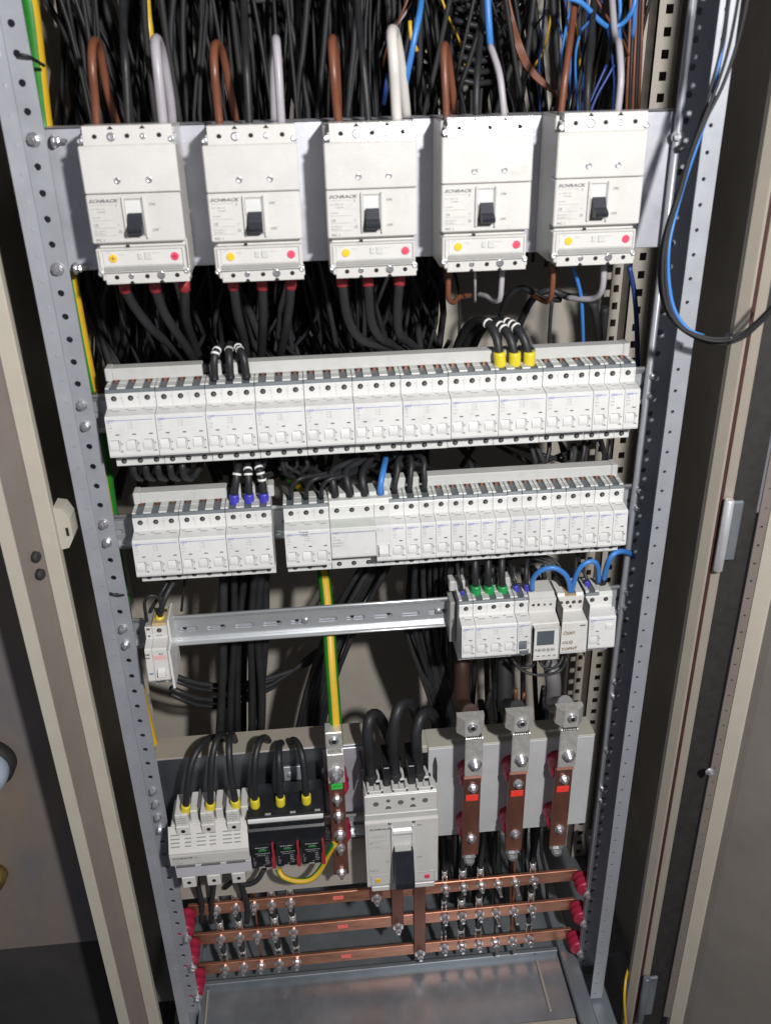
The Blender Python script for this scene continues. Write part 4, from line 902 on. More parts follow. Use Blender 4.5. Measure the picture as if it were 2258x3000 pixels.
# breaker 2
top([(645, 374, .005), (636, 290, .002), (629, 216, -.003), (627, 150, .006), (634, 128, .022), (652, 156, .042), (672, 252, .06), (694, 372, .075)], .0040, CBR, 'brown cable bent into a hairpin above the second large breaker from the left')
top([(731, 374, .005), (726, 270, .006), (721, 180, .012), (716, 60, .05), (712, -60, .09)], .0038, CAB, 'black cable beside the brown hairpin, second large breaker from the left')
top([(825, 372, .005), (820, 290, .002), (815, 200, .004), (809, 122, .014), (806, 128, .035), (802, 220, .055), (804, 372, .08)], .0042, CGR, 'grey cable above the second large breaker from the left')
# breaker 3
top([(993, 372, .005), (984, 290, .0), (978, 216, -.004), (972, 128, .008), (976, 118, .03), (984, 180, .05), (990, 300, .07), (994, 392, .085)], .0042, CBR, 'brown cable above the middle large breaker')
top([(1080, 372, .005), (1072, 270, .006), (1061, 162, .014), (1050, 60, .05), (1046, -60, .09)], .0036, CAB, 'black cable above the middle large breaker')
top([(1163, 366, .004), (1158, 270, .0), (1153, 180, -.004), (1147, 98, .010), (1156, 98, .032), (1172, 180, .05), (1186, 300, .07), (1192, 372, .085)], .0054, CWH, 'thick pale grey cable above the middle large breaker')
# breaker 4
top([(1308, 360, .005), (1305, 280, .003), (1302, 216, .004), (1300, 137, .014), (1310, 150, .035), (1322, 240, .055), (1338, 370, .075)], .0037, CBR, 'brown cable above the second large breaker from the right')
top([(1395, 358, .005), (1395, 270, .006), (1400, 180, .02), (1412, 60, .06), (1416, -60, .09)], .0034, CAB, 'black cable above the second large breaker from the right')
top([(1477, 354, .004), (1471, 280, .004), (1462, 215, .010), (1445, 160, .022), (1434, 132, .034)], .0033, CGR, 'grey cable meeting a blue one above the second large breaker from the right')
# breaker 5
top([(1640, 352, .005), (1648, 280, .004), (1656, 215, .006), (1668, 124, .022), (1676, 60, .05), (1690, -60, .08)], .0035, CBR, 'brown cable above the rightmost large breaker')
top([(1719, 345, .005), (1720, 270, .004), (1724, 190, .016), (1734, 60, .05), (1744, -60, .08)], .0034, CAB, 'black cable above the rightmost large breaker')
top([(1807, 342, .004), (1814, 280, .002), (1818, 219, .004), (1812, 130, .020), (1800, 100, .05), (1790, -30, .09)], .0034, CGR, 'grey cable above the rightmost large breaker')
# blue and other coloured wires
GBU = 'blue wires in the top of the cabinet'
cable([(1426, -60, .03), (1428, 10, .03), (1432, 80, .03), (1436, 142, .035)], .0034, CBL, 'bright blue wire hanging straight down beside the grey cable, top', GBU)
cable([(1238, -40, .10), (1229, 36, .06), (1216, 100, .05), (1204, 162, .05), (1190, 235, .06), (1180, 300, .09)], .0032, CBL, 'bright blue wire slanting down beside the pale cable, top', GBU)
cable([(1136, 215, .09), (1130, 260, .09), (1122, 310, .11)], .0026, CDB, 'dark blue wire partly hidden behind the pale cable', GBU)
cable([(1650, -8, .05), (1701, 7, .05), (1752, 58, .06), (1785, 80, .07), (1822, 70, .07), (1852, 30, .06), (1864, -30, .06)], .0026, CBL, 'blue wire sagging in an arc at the top right', GBU)
cable([(1812, -30, .09), (1816, 40, .09), (1812, 90, .09), (1818, 132, .10)], .0022, CBL, 'short blue wire dropping from the sagging arc', GBU)
cable([(1862, -30, .08), (1858, 40, .08), (1852, 110, .09)], .0022, CBL, 'blue wire end pointing down beside the rear post', GBU)
cable([(1798, 190, .12), (1776, 230, .12), (1748, 280, .12), (1724, 340, .12)], .0016, CDB, 'thin dark blue wire slanting towards the rightmost large breaker', GBU)
cable([(1776, 190, .13), (1758, 230, .13), (1736, 280, .13), (1720, 330, .13)], .0016, CDB, 'second thin dark blue wire slanting to the rightmost large breaker', GBU)
GBW = 'brown wires at the upper right'
for k in range(4):
    d = k * 6
    cable([(1470 + d * .6, -40, .16), (1486 + d, 60, .16), (1508 + d, 130, .15), (1540 + d, 200, .15), (1590 + d * .8, 250, .15), (1640, 275 + d, .15), (1668, 262 + d, .16)], .0019, CBR, 'thin brown wire curving down to the right, in a bunch of four', GBW)
cable([(1615, 40, .2), (1606, 90, .2), (1590, 150, .2), (1560, 200, .2)], .0016, YEL, 'thin yellow green wire curving behind the brown bunch')
for k in range(5):
    x = 1842 + 9 * k
    cable([(x + 6, -40, .14), (x, 120, .14), (x - 6, 260, .14), (x - 10, 380, .15)], .0017, (CBR, CAB, CBR, CAB2, CBR)[k], 'thin brown or black wire hanging left of the rear post', 'thin wires left of the rear post')
cable([(1200, 60, .12), (1204, 110, .12), (1222, 150, .12)], .0022, YEL, 'short yellow wire beside the bright blue one')
random.seed(5)
for k in range(9):
    u = random.uniform(1600, 1850); y = random.uniform(.09, .16); d = random.uniform(-70, 70)
    cable([(u, -60, y), (u + d * .3, random.uniform(0, 60), y), (u + d * .7, random.uniform(70, 130), y + .01), (u + d, random.uniform(150, 240), y + .02), (u + d * .9, 330, y + .04)], .0014, (CDB, CBL, CDB)[k % 3], 'thin blue wire in the messy tangle at the top right', 'thin blue wires at the top right')
for k in range(10):
    u = random.uniform(1210, 1800); y = random.uniform(.10, .2); d = random.uniform(-150, 150)
    cable([(u, -60, y), (u + d * .4, 40, y), (u + d * .8, 120, y + .02), (u + d, 200, y + .05)], .0013, (CAB2, CGR, CAB2, YEL, CBR)[k % 5], 'thin stray wire crossing the tangle at the top right', 'thin stray wires at the top right')
# earth cables
GE = 'green and yellow earth cables'
cable([(52, -80, .06), (85, 0, .062), (108, 180, .066), (129, 360, .070), (168, 600, .074), (207, 830, .078), (250, 1060, .08), (268, 1145, .09)], .0088, None, 'thick green and yellow earth cable behind the left upright, upper part', GE, stripe=True, twist=-.1, rot=.22)
cable([(268, 1165, .085), (300, 1330, .088), (325, 1500, .09), (338, 1610, .09), (372, 1830, .09), (410, 2030, .09), (448, 2190, .085), (470, 2280, .085)], .0088, None, 'thick green and yellow earth cable behind the left upright, lower part', GE, stripe=True, twist=-3.2, rot=2.3)
cable([(987, 2190, .006), (980, 2080, .022), (971, 1960, .045), (963, 1840, .075), (950, 1700, .12), (930, 1600, .16), (905, 1480, .18), (856, 1400, .18), (835, 1330, .19)], .0090, None, 'thick green and yellow earth cable running down into the tinned clamp', GE, stripe=[0, 1, 1, 0, 0, 0, 0, 1, 1, 0, 0, 0], twist=.3, rot=-.15)
cable([(815, 2545, .010), (828, 2568, .002), (867, 2581, -.004), (910, 2576, -.004), (940, 2545, .0), (960, 2505, -.002), (982, 2468, -.004)], .0046, None, 'short green and yellow lead looping under the black surge arrester', GE, stripe=True, twist=12, rot=1.2)
cable([(425, -60, .11), (432, 40, .11), (443, 130, .11), (452, 230, .13)], .0045, None, 'green and yellow wire behind the thick grey cable, top left', GE, stripe=True, twist=3, rot=1.0)
# black cables with red sleeves under breakers 1 to 3
GR = 'black cables with red sleeves under the large breakers'
RS = (RSL, .011, .0062)
def red(j, k, pts):
    cable(pts, .0052, CAB, '%s red sleeved black cable below the %s large white breaker' % (('left', 'middle', 'right')[k], ('leftmost', 'second', 'middle')[j]), GR, sleeve=RS)
red(0, 0, [(363, 826, .012), (373, 860, .016), (399, 905, .03), (446, 965, .05), (510, 1020, .08), (580, 1090, .12)])
red(0, 1, [(452, 824, .012), (460, 860, .016), (486, 925, .03), (541, 1010, .06), (580, 1075, .10), (605, 1130, .14)])
red(0, 2, [(539, 822, .012), (542, 860, .018), (546, 940, .05), (580, 1040, .1), (600, 1120, .14)])
red(1, 0, [(682, 818, .012), (686, 852, .016), (696, 920, .035), (715, 1000, .07), (730, 1100, .12)])
red(1, 1, [(767, 818, .012), (769, 852, .016), (771, 915, .035), (768, 1000, .07), (762, 1100, .12)])
red(1, 2, [(853, 816, .012), (851, 850, .016), (846, 905, .035), (830, 1000, .07), (808, 1090, .12)])
red(2, 0, [(1000, 808, .012), (1004, 842, .012), (1018, 930, .02), (1052, 988, .035), (1120, 1020, .06), (1200, 1050, .10)])
red(2, 1, [(1076, 807, .012), (1079, 842, .012), (1087, 940, .025), (1115, 990, .045), (1160, 1015, .07), (1230, 1060, .11)])
red(2, 2, [(1171, 805, .012), (1168, 842, .012), (1163, 920, .025), (1170, 980, .045), (1205, 1010, .07), (1255, 1060, .11)])
# thin leads under breakers 4 and 5
GU = 'leads under the two right hand large breakers'
cable([(1313, 792, .014), (1313, 840, .014), (1314, 874, .018), (1328, 886, .035), (1345, 870, .06), (1380, 865, .09)], .0030, CBR, 'brown lead under the second large breaker from the right', GU)
cable([(1391, 790, .014), (1391, 830, .02), (1391, 885, .05)], .0015, CGR, 'thin grey lead under the second large breaker from the right', GU)
cable([(1471, 788, .014), (1468, 840, .014), (1463, 878, .018), (1445, 880, .035), (1425, 868, .05), (1398, 862, .07)], .0030, CGR, 'grey lead bending left under the second large breaker from the right', GU)
cable([(1620, 778, .014), (1619, 820, .014), (1614, 866, .018), (1600, 884, .035), (1580, 876, .05), (1560, 866, .07)], .0030, CBR, 'brown lead under the rightmost large breaker', GU)
cable([(1768, 772, .014), (1767, 820, .014), (1760, 855, .02), (1738, 874, .035), (1700, 876, .05), (1660, 872, .07)], .0034, CGR, 'grey lead bending left under the rightmost large breaker', GU)
cable([(1676, 780, .04), (1690, 820, .04), (1701, 870, .05), (1705, 930, .06), (1708, 1030, .08)], .0022, CBL, 'bright blue wire dropping behind the busbar cover at the right', GU)
cable([(1842, 780, .10), (1856, 850, .10), (1864, 950, .10), (1866, 1080, .11), (1862, 1180, .12)], .0030, CDB, 'dark blue wire in front of the rear post', GU)
cable([(1616, 880, .06), (1611, 940, .07), (1606, 1040, .09)], .0022, CAB2, 'thin black wire left of the bright blue one', GU)
cable([(1462, 1010, .13), (1465, 930, .12), (1490, 868, .10), (1530, 843, .09), (1562, 860, .08), (1590, 876, .08), (1640, 878, .09)], .0036, CAB, 'black cable arching under the right hand large breakers', GU)
cable([(1505, 1000, .13), (1530, 930, .11), (1565, 870, .09), (1610, 850, .08), (1660, 868, .08), (1720, 870, .10)], .0044, CAB, 'thicker black cable arching below the rightmost large breaker', GU)
cable([(1735, 885, .09), (1748, 940, .1), (1762, 1060, .13)], .0050, CAB2, 'black cable hanging right of the bright blue wire', GU)
cable([(1770, 900, .13), (1765, 980, .14), (1756, 1080, .16)], .0050, CAB2, 'black cable crossing behind at the right end of the busbar cover', GU)
# feeders with coloured ferrules
GF = 'feeder cables with coloured ferrules on the module breakers'
def feed(fm, who, k, pts, r=.0052, rings=None, col=('left', 'middle', 'right')):
    cable(pts, r, CAB, '%s of three black cables with %s on the %s' % (col[k], *who), GF, ferrule=fm, rings=rings)
YF = (FY, .0155, .0070)
feed(YF, ('yellow ferrules', 'upper row'), 0, [(1464, 1068, .018), (1462, 1042, .018), (1455, 995, .022), (1437, 955, .034), (1405, 938, .052), (1372, 955, .075), (1345, 1000, .10), (1325, 1060, .13)], rings=(.050,))
feed(YF, ('yellow ferrules', 'upper row'), 1, [(1507, 1069, .018), (1506, 1042, .018), (1495, 995, .022), (1474, 962, .034), (1436, 945, .052), (1398, 958, .075), (1368, 1000, .10), (1350, 1060, .13)], rings=(.044, .051))
feed(YF, ('yellow ferrules', 'upper row'), 2, [(1549, 1067, .018), (1548, 1042, .018), (1533, 990, .022), (1509, 958, .034), (1468, 942, .052), (1424, 952, .075), (1392, 1000, .10), (1375, 1060, .13)], rings=(.046, .052, .058))
KF = (BLK, .004, .0050)
feed(KF, ('white rings', 'upper row'), 0, [(629, 1114, .016), (628, 1088, .016), (628, 1050, .017), (636, 1026, .026), (652, 1012, .045), (664, 1040, .075), (668, 1120, .10)], .0043, (.030, .033))
feed(KF, ('white rings', 'upper row'), 1, [(676, 1110, .016), (674, 1088, .016), (672, 1052, .017), (671, 1024, .026), (674, 1008, .045), (680, 1040, .075), (682, 1120, .10)], .0043, (.030, .034))
feed(KF, ('white rings', 'upper row'), 2, [(723, 1107, .016), (720, 1084, .016), (714, 1048, .017), (702, 1024, .026), (690, 1012, .045), (690, 1040, .075), (694, 1120, .10)], .0043, (.030, .034, .038))
BF = (FB, .0135, .0059)
feed(BF, ('blue ferrules', 'middle row'), 0, [(687, 1477, .018), (687, 1450, .018), (692, 1405, .020), (696, 1375, .028), (700, 1340, .05)], .0046, (.036,))
feed(BF, ('blue ferrules', 'middle row'), 1, [(731, 1475, .018), (730, 1450, .018), (728, 1405, .020), (726, 1375, .028), (722, 1340, .05)], .0046, (.034, .040))
feed(BF, ('blue ferrules', 'middle row'), 2, [(775, 1473, .018), (773, 1450, .018), (768, 1405, .020), (758, 1370, .028), (750, 1335, .05)], .0046, (.030, .034, .040))
GN = (FG, .0150, .0066)
for k, u in enumerate((1394, 1432, 1472)):
    feed(GN, ('green ferrules', 'lower row'), k, [(u, 1743, .020), (u - 1, 1712, .020), (u - 3, 1670, .022), (u - 2, 1630, .032), (u + 4, 1590, .055)], .0046)
cable([(1354, 1740, .020), (1350, 1715, .020), (1342, 1680, .026), (1336, 1630, .05)], .0026, CAB, 'thin black wire with a blue sleeve left of the green ferrules', GF, ferrule=(FB, .006, .0030))
cable([(1511, 1732, .020), (1509, 1712, .020), (1502, 1690, .024), (1492, 1650, .05)], .0026, CAB, 'black wire with blue sleeve between green ferrules and time switch', GF, ferrule=(FB, .010, .0042))
cable([(1543, 1728, .016), (1541, 1708, .016), (1541, 1670, .022), (1545, 1630, .04)], .0032, CAB, 'black wire with blue sleeve on the left corner of the time switch', GF, ferrule=(FB, .010, .0038))
GBL = 'blue jumper wires on the lower row'
cable([(1558, 1728, .010), (1560, 1698, .006), (1582, 1672, .0), (1620, 1663, -.004), (1652, 1680, -.002), (1666, 1706, .004), (1669, 1738, .010)], .0034, CBL, 'blue jumper arching from the time switch to the contactor', GBL)
cable([(1674, 1738, .010), (1684, 1692, .002), (1703, 1658, -.002), (1733, 1643, -.002), (1750, 1660, .004), (1753, 1706, .014)], .0032, CBL, 'blue jumper arching from the contactor to the two module breaker', GBL)
cable([(1766, 1706, .014), (1777, 1658, .006), (1792, 1627, .002), (1816, 1615, .008), (1850, 1625, .03), (1880, 1660, .06)], .0036, CBL, 'thicker blue wire leaving to the right behind the upright', GBL, ferrule=(BLK, .008, .0045))
cable([(1719, 1715, .016), (1716, 1690, .018), (1700, 1660, .03), (1690, 1620, .05)], .0022, CAB, 'thin black wire with blue sleeve on the two module breaker', GF, ferrule=(FB, .007, .0034))
for k in range(3):
    cable([(1640 + 9 * k, 1716, .022), (1636 + 9 * k, 1690, .022), (1600 + 12 * k, 1650 - 4 * k, .03), (1540 + 14 * k, 1632 - 3 * k, .045), (1480, 1640, .07)], .0019, CAB, 'thin black wire curving into the back of the contactor, in a bunch of three', 'thin wires behind the contactor')
for k, p in enumerate(([(1502, 1935, .02), (1530, 1965, .015), (1580, 1978, .01), (1640, 1965, .015), (1660, 1925, .02)], [(1575, 1925, .02), (1588, 1950, .012), (1612, 1960, .01), (1638, 1945, .014), (1650, 1915, .02)], [(1500, 1930, .03), (1520, 1955, .03), (1560, 1950, .03), (1572, 1920, .03)])):
    cable(p, .0021, CAB, ('widest', 'inner', 'leftmost')[k] + ' black wire looping under the time switch and contactor', 'wire loops under the time switch')
# wires on the protective switch and its neighbour
GP = 'black wires on the protective switch and its neighbour'
for k, u in enumerate((851, 896, 940)):
    cable([(u, 1460, .014), (u + 1, 1440, .010), (u + 8, 1418, .006), (u + 30, 1402, .006), (u + 75, 1392, .02), (1050 + 10 * k, 1372, .05), (1120, 1355, .08)], .0026, CAB, ('first', 'second', 'third')[k] + ' black wire curving right from the breaker with the grey band', GP)
for k, (u, d) in enumerate(((980, -6), (1023, -8), (1067, -6))):
    cable([(u, 1455, .012), (u - 1, 1435, .012), (u + d, 1405, .016), (u + 2 * d + 10, 1375, .03), (1070 + 10 * k, 1340, .06)], .0044, CAB, ('first', 'second', 'third')[k] + ' black wire into the top of the wide protective switch', GP)
cable([(1114, 1448, .012), (1114, 1425, .012), (1118, 1400, .016), (1124, 1370, .03), (1130, 1340, .06)], .0038, CBL, 'blue wire into the top of the wide protective switch', GP)
for k, (u, v) in enumerate(((1154, 1445), (1198, 1442), (1241, 1439))):
    cable([(u, v, .018), (u + 3, v - 30, .020), (u + 10 - 5 * k, v - 62, .024), (u + 12 - 7 * k, v - 95, .034), (1185, 1320, .07)], .0036, CAB, ('left', 'middle', 'right')[k] + ' black wire passing the busbar cover beside the blue wire', GP)
# left terminal group
GL = 'wires at the left end of the lower rail'
cable([(438, 1852, .012), (432, 1825, .010), (426, 1790, .008), (424, 1765, .008), (434, 1748, .008), (452, 1745, .010), (468, 1757, .012), (472, 1785, .016), (470, 1800, .02)], .0021, CAB, 'thin black wire looping from the auxiliary contact', GL, ferrule=(FB, .009, .0028))
cable([(468, 1833, .014), (470, 1800, .014), (478, 1768, .014), (492, 1735, .02), (515, 1695, .035), (540, 1650, .06)], .0036, CAB, 'black cable with a yellow ferrule on the far left breaker', GL, ferrule=(FY, .0150, .0056))
cable([(440, 1795, .03), (452, 1770, .03), (475, 1735, .03), (500, 1690, .045), (525, 1650, .06)], .0024, CAB, 'thin black wire behind the yellow ferruled cable', GL)
cable([(532, 1790, .12), (538, 1730, .12), (545, 1670, .13)], .0018, CAB, 'thin straight black wire right of the yellow ferruled cable', GL)
cable([(481, 1820, .024), (482, 1800, .026), (484, 1785, .03)], .0030, CAB, 'black wire with a red sleeve behind the yellow ferrule', GL, ferrule=(RSL, .012, .0042))
# fuse switch and arrester cables
GY = 'black cables with yellow ferrules at the lower left'
Y2 = (FY, .0125, .0068)
PF = [[(543, 2378, -.012), (546, 2350, -.011), (552, 2290, -.006), (562, 2235, .004), (585, 2190, .020), (618, 2162, .05), (650, 2175, .09), (668, 2260, .14)],
      [(616, 2372, -.012), (617, 2346, -.011), (618, 2290, -.008), (622, 2220, .004), (636, 2166, .022), (652, 2152, .05), (668, 2180, .09), (680, 2260, .14)],
      [(692, 2364, -.012), (688, 2338, -.011), (678, 2280, -.006), (672, 2220, .004), (672, 2170, .022), (680, 2152, .05), (694, 2190, .09), (700, 2260, .14)],
      [(748, 2360, -.008), (746, 2330, -.007), (746, 2270, -.004), (749, 2215, .006), (762, 2170, .024), (780, 2162, .05), (792, 2190, .09), (795, 2260, .14)],
      [(822, 2354, -.008), (821, 2325, -.007), (819, 2270, -.004), (817, 2220, .006), (818, 2188, .024), (824, 2176, .05), (828, 2200, .09), (830, 2260, .14)],
      [(898, 2348, -.008), (896, 2318, -.007), (892, 2270, -.004), (885, 2215, .006), (872, 2178, .024), (856, 2168, .05), (846, 2190, .09), (840, 2260, .14)]]
for k, p in enumerate(PF):
    cable(p, .0048, CAB, ('first', 'second', 'third', 'fourth', 'fifth', 'sixth')[k] + ' black cable with yellow ferrule from the left, on the ' + ('fuse switch' if k < 3 else 'surge arrester'), GY, ferrule=Y2)
# main breaker feeders
GM = 'thick black cables on the main breaker'
PM = [[(1087, 2290, .020), (1085, 2250, .018), (1080, 2200, .016), (1076, 2150, .018), (1082, 2105, .026), (1100, 2092, .044), (1120, 2115, .07), (1145, 2180, .10), (1170, 2260, .13)],
      [(1157, 2284, .020), (1155, 2245, .018), (1152, 2190, .016), (1155, 2120, .018), (1170, 2070, .030), (1195, 2058, .05), (1218, 2090, .08), (1235, 2180, .12)],
      [(1228, 2280, .020), (1224, 2240, .018), (1220, 2190, .016), (1220, 2140, .020), (1235, 2095, .032), (1258, 2085, .055), (1280, 2120, .09), (1300, 2200, .13)]]
for k, p in enumerate(PM):
    o = cable(p, .0078, CAB, ('left', 'middle', 'right')[k] + ' of three thick black cables arching into the main breaker', GM, n=14)
    d = (at(*p[1]) - at(*p[0])).normalized(); m = MB(); m.lathe((0, 0, 0), d, [(-.006, .0096), (0, .0104), (.010, .0098), (.014, .0086), (.016, .0079)], 16); m.build('boot', CAB2, o)
    m = MB(); m.lathe((0, -.001, -.002), d, [(-.012, .0100), (-.008, .0112), (-.003, .0108), (-.001, .0097)], 14); m.build('cable_lug', ZINC, o)
# cables into the three clamps
GC = 'thick cables entering the clamps of the upright copper bars'
for (lab, cx, zt, zb), mt, uu, nm in zip(VB, (CBD, CAB2, CGD), ((1352, 1950, 1345), (1478, 1930, 1470), (1618, 1980, 1580)), ('dark brown', 'black', 'grey')):
    b = Vector((cx - .004, -.014, zt + .108)); t1 = at(uu[0], 2060, .02); t2 = at(uu[0], uu[1], .075); t3 = at(uu[2], 1790, .12)
    cable([tuple(b), tuple(b.lerp(t1, .5) + Vector((0, -.002, 0))), tuple(t1), tuple(t2), tuple(t3), tuple(t3 + Vector((0, .05, .12)))], .0112, mt, nm + ' cable dropping into the tinned clamp of an upright copper bar', GC, px=False, n=14)
# busbar taps
GTP = 'black tap cables bolted behind the horizontal busbars'
for i, row in enumerate(BOLTS):
    zt = BB[i][1]
    for j, x in enumerate(row):
        if j in (8,) : r = .0016
        else: r = (.0042, .0046, .0018, .0048, .0046, .0034, .0050, .0044, .0, .0030, .0040)[j]
        y0 = YB + .0085; y1 = .074 + .011 * i
        xe = x + (.004 * (1 - i)) + random.uniform(-.006, .006)
        zz = (-.80 if j < 5 else -.72)
        pts = [(x, y0, zt - .004), (x, y0 + .001, zt + .022), ((x + xe) / 2, y1, zt + .05), (xe, y1 + .004, (zt + zz) / 2 + .02), (xe + random.uniform(-.015, .015), y1 + .03, zz), (xe + random.uniform(-.03, .03), y1 + .05, zz + .16)]
        wh = ('left', 'right')[j > 4]
        o = cable(pts, r, (CBR if j in (2, 9) else CAB2), ('brown' if j in (2, 9) else 'black') + ' tap cable on the %s part of the %s copper busbar' % (wh, ('top', 'middle', 'lowest')[i]), GTP, px=False, n=8, step=.012)
        if r > .003:
            m = MB(); m.box(-r * 1.25, r * 1.25, -.0022, .0008, -.012, .010, .0006); m.lathe((0, .0006, .006), (0, .05, 1), [(0, r * 1.3), (.014, r * 1.3), (.0145, r * 1.05)], 10); m.build('cable_lug', TIN, o)
for j, (u, du) in enumerate(((575, 8), (628, -4), (700, 12))):
    cable([(u, 2570, .02), (u + du, 2610, .035), (u + du * 2, 2650, .055), (u + du * 2, 2700, .07)], .0046, CAB2, ('left', 'middle', 'right')[j] + ' black cable leaving the underside of the fuse switch', 'cables under the fuse switch')
cable([(775, 2545, .02), (752, 2580, .018), (720, 2592, .02), (690, 2580, .03), (660, 2600, .05)], .0040, CAB2, 'black cable swinging from the surge arrester towards the fuse switch', 'cables under the fuse switch')
# wires at the right upright
GW = 'wires hanging in a loop at the right upright'
def hang(lab, m, r, dx, yy):
    dx *= 2.6
    cable([(2170 + dx * 1.8, -60, yy - .01), (2150 + dx * 1.6, 60, yy - .006), (2128 + dx * 1.3, 160, yy), (2096 + dx, 260, yy), (2060 + dx * .4, 350, yy), (2022 + dx * .2, 450, yy), (1990 + dx * .25, 560, yy), (1958 + dx * .35, 660, yy), (1942 + dx * .5, 740, yy - .004), (1940 + dx * .6, 830, yy - .008), (1955 + dx * .5, 905, yy - .012), (1992 + dx * .3, 958, yy - .016), (2050, 990 - dx * .4, yy - .02), (2110, 1000 - dx * .5, yy - .026), (2170, 985 - dx * .5, yy - .034), (2225, 940 - dx * .5, yy - .045), (2290, 870 - dx * .5, yy - .06)], r, m, lab, GW)
hang('first black wire of the loop hanging in front of the right upright', CAB2, .0017, -6, -.060)
hang('second black wire of the loop, lying against the blue one', CAB2, .0017, 6, -.064)
hang('thin grey black wire of the loop in front of the right upright', CAB2, .0015, 0, -.068)
cable([(2138, -60, -.06), (2130, 20, -.06), (2118, 120, -.06), (2102, 200, -.06), (2085, 290, -.06), (2052, 390, -.06), (2005, 530, -.058), (1972, 650, -.06), (1958, 720, -.064), (1956, 800, -.066), (1966, 880, -.068), (1986, 930, -.072), (2020, 968, -.076), (2060, 984, -.080)], .0019, CBL, 'blue wire hanging in front of the right upright', GW)
for k, (u, v) in enumerate(((1990, 435), (2135, 992))):
    p = at(u, v, -.062 if k == 0 else -.09); m = MB(off=p); m.lathe(p, (.5, 0, -1) if k == 0 else (1, 0, .1), [(-.002, .0062), (.002, .0062)], 12); q = m.build('cable_tie', BLK, None, p); tag(q, ('black cable tie bundling the wires beside the right upright, upper', 'black cable tie at the bottom of the hanging wire loop')[k], 'cable tie')
cable([(1840, 2835, -.03), (1832, 2870, -.05), (1828, 2920, -.065), (1830, 2970, -.07), (1838, 3060, -.07)], .0020, YEL, 'thin yellow wire at the foot of the right door frame')
for k, (u, v, y) in enumerate(((85, 166, .035), (352, 1744, .04))):
    a = at(u - 30, v - 6, .01); b = at(u, v, .012); c = at(u + 44, v + (26 if k == 0 else -6), .045)
    cable([tuple(a), tuple(b), tuple(c)], .0016, CAB, ('black cable tie holding the earth cable to the left upright, near the top', 'black cable tie poking from the left upright beside the short rail')[k], None, px=False, name='cable_tie', cat='cable tie')
# ---------------------------------------------------------------- the dense black cabling behind
GB_ = 'black cables in the dense wiring behind the breakers'
def back(pts, r, lab, m=None, px=False): return cable(pts, r, m or random.choice((CAB, CAB, CAB2)), lab, GB_, px=px, n=7, step=.03)
for k in range(64):
    x = random.uniform(-.02, .30); y = random.uniform(.075, .21); dx = random.uniform(-.03, .03)
    x = x + (y - .1) * .3
    zb = random.uniform(.02, .2)
    back([(x + dx, y + random.uniform(-.02, .02), .745), (x + dx * .7 + random.uniform(-.008, .008), y, .47), (x + random.uniform(-.006, .006), y + .01, .36), (x - dx * .5, y + .02, .24), (x + random.uniform(-.03, .05), y + .04, zb), (x + random.uniform(-.06, .08), y + .07, zb - .12)], random.choice((.0016, .0020, .0024, .0034)), 'black cable in the dense curtain hanging above the left half of the top plate')
for k in range(26):
    x = random.uniform(.32, .60); y = random.uniform(.10, .25); dx = random.uniform(-.05, .05)
    back([(x + dx, y, .745), (x + dx * .6, y, .46), (x, y + .01, .34), (x - dx * .8, y + .03, .22), (x - dx, y + .06, .08)], random.choice((.0024, .003, .0038)), 'black cable hanging behind the right half of the top plate')
for k in range(14):
    z = .405 + .011 * k * .6; y = random.uniform(.10, .16)
    x0 = random.uniform(.0, .1); x1 = random.uniform(.3, .58)
    back([(x0, y + .03, z - .05), (x0 + .04, y, z), ((x0 + x1) / 2, y - .01, z + random.uniform(-.012, .012)), (x1 - .04, y, z + .01), (x1, y + .05, z + .08)], random.choice((.0024, .003, .0036)), 'black cable running sideways in the tangle at the very top')
for k in range(9):
    z = .30 + .012 * k; y = .21
    back([(.36, y + .05, z + .02), (.41, y, z), (.455, y + .01, z - .004), (.50, y + .06, z + .03)], .0036, 'black cable curving sideways behind the second large breaker from the right')
for k in range(20):       # behind the gap between plate and upper row
    x = random.uniform(.03, .33); y = random.uniform(.10, .20)
    back([(x, y, .20), (x + random.uniform(-.02, .02), y, .10), (x + random.uniform(-.03, .04), y + .02, .02), (x + random.uniform(-.03, .05), y + .05, -.06), (x + random.uniform(-.02, .05), y + .08, -.2)], random.choice((.003, .004, .0048)), 'black cable crossing the dark gap between top plate and upper row')
for k in range(16):       # between upper and middle rows
    u = random.uniform(600, 1800); v = 1345 + (1850 - u) * .02
    back([(u, 1300 + random.uniform(-20, 20), .06), (u + random.uniform(-10, 30), v, .05), (u + random.uniform(-60, 60), v + 30, .06), (u + random.uniform(-160, 160), v + 20, .09), (u + random.uniform(-200, 200), v - 60, .13)], random.choice((.0024, .003, .0036)), 'black cable looping below the upper row of breakers', px=True)
for k in range(5):
    u = 390 + 36 * k
    back([(u, 1350, .02), (u + 4, 1390, .02), (u + 24, 1402, .035), (u + 46, 1380, .05), (u + 60, 1330, .07)], .0042, 'black cable end curling under the left of the upper row', px=True)
for k in range(12):       # trunk bundles running down behind the bare rail
    u = 650 + 10.5 * k + (8 if k > 5 else 0); y = random.uniform(.10, .16)
    back([(u + 20, 1560, y), (u + random.uniform(-4, 14), 1700, y + .01), (u + random.uniform(-9, 9), 1850, y), (u + random.uniform(-9, 9), 2050, y + .01), (u + random.uniform(-12, 12), 2260, y + .02), (u + 10, 2420, y + .04)], random.choice((.0040, .0052, .0062)), 'black cable in the twin upright trunk behind the bare rail', px=True)
for k in range(7):
    u = 985 + 12 * k; y = random.uniform(.11, .17)
    back([(u + 90, 1640, y), (u + 20 + random.uniform(-8, 8), 1760, y), (u - 40 + random.uniform(-8, 8), 1880, y), (u - 85, 2020, .13), (u - 120, 2180, .14), (u - 130, 2330, .16)], .0042, 'black cable in the slanting bundle behind the bare rail', px=True)
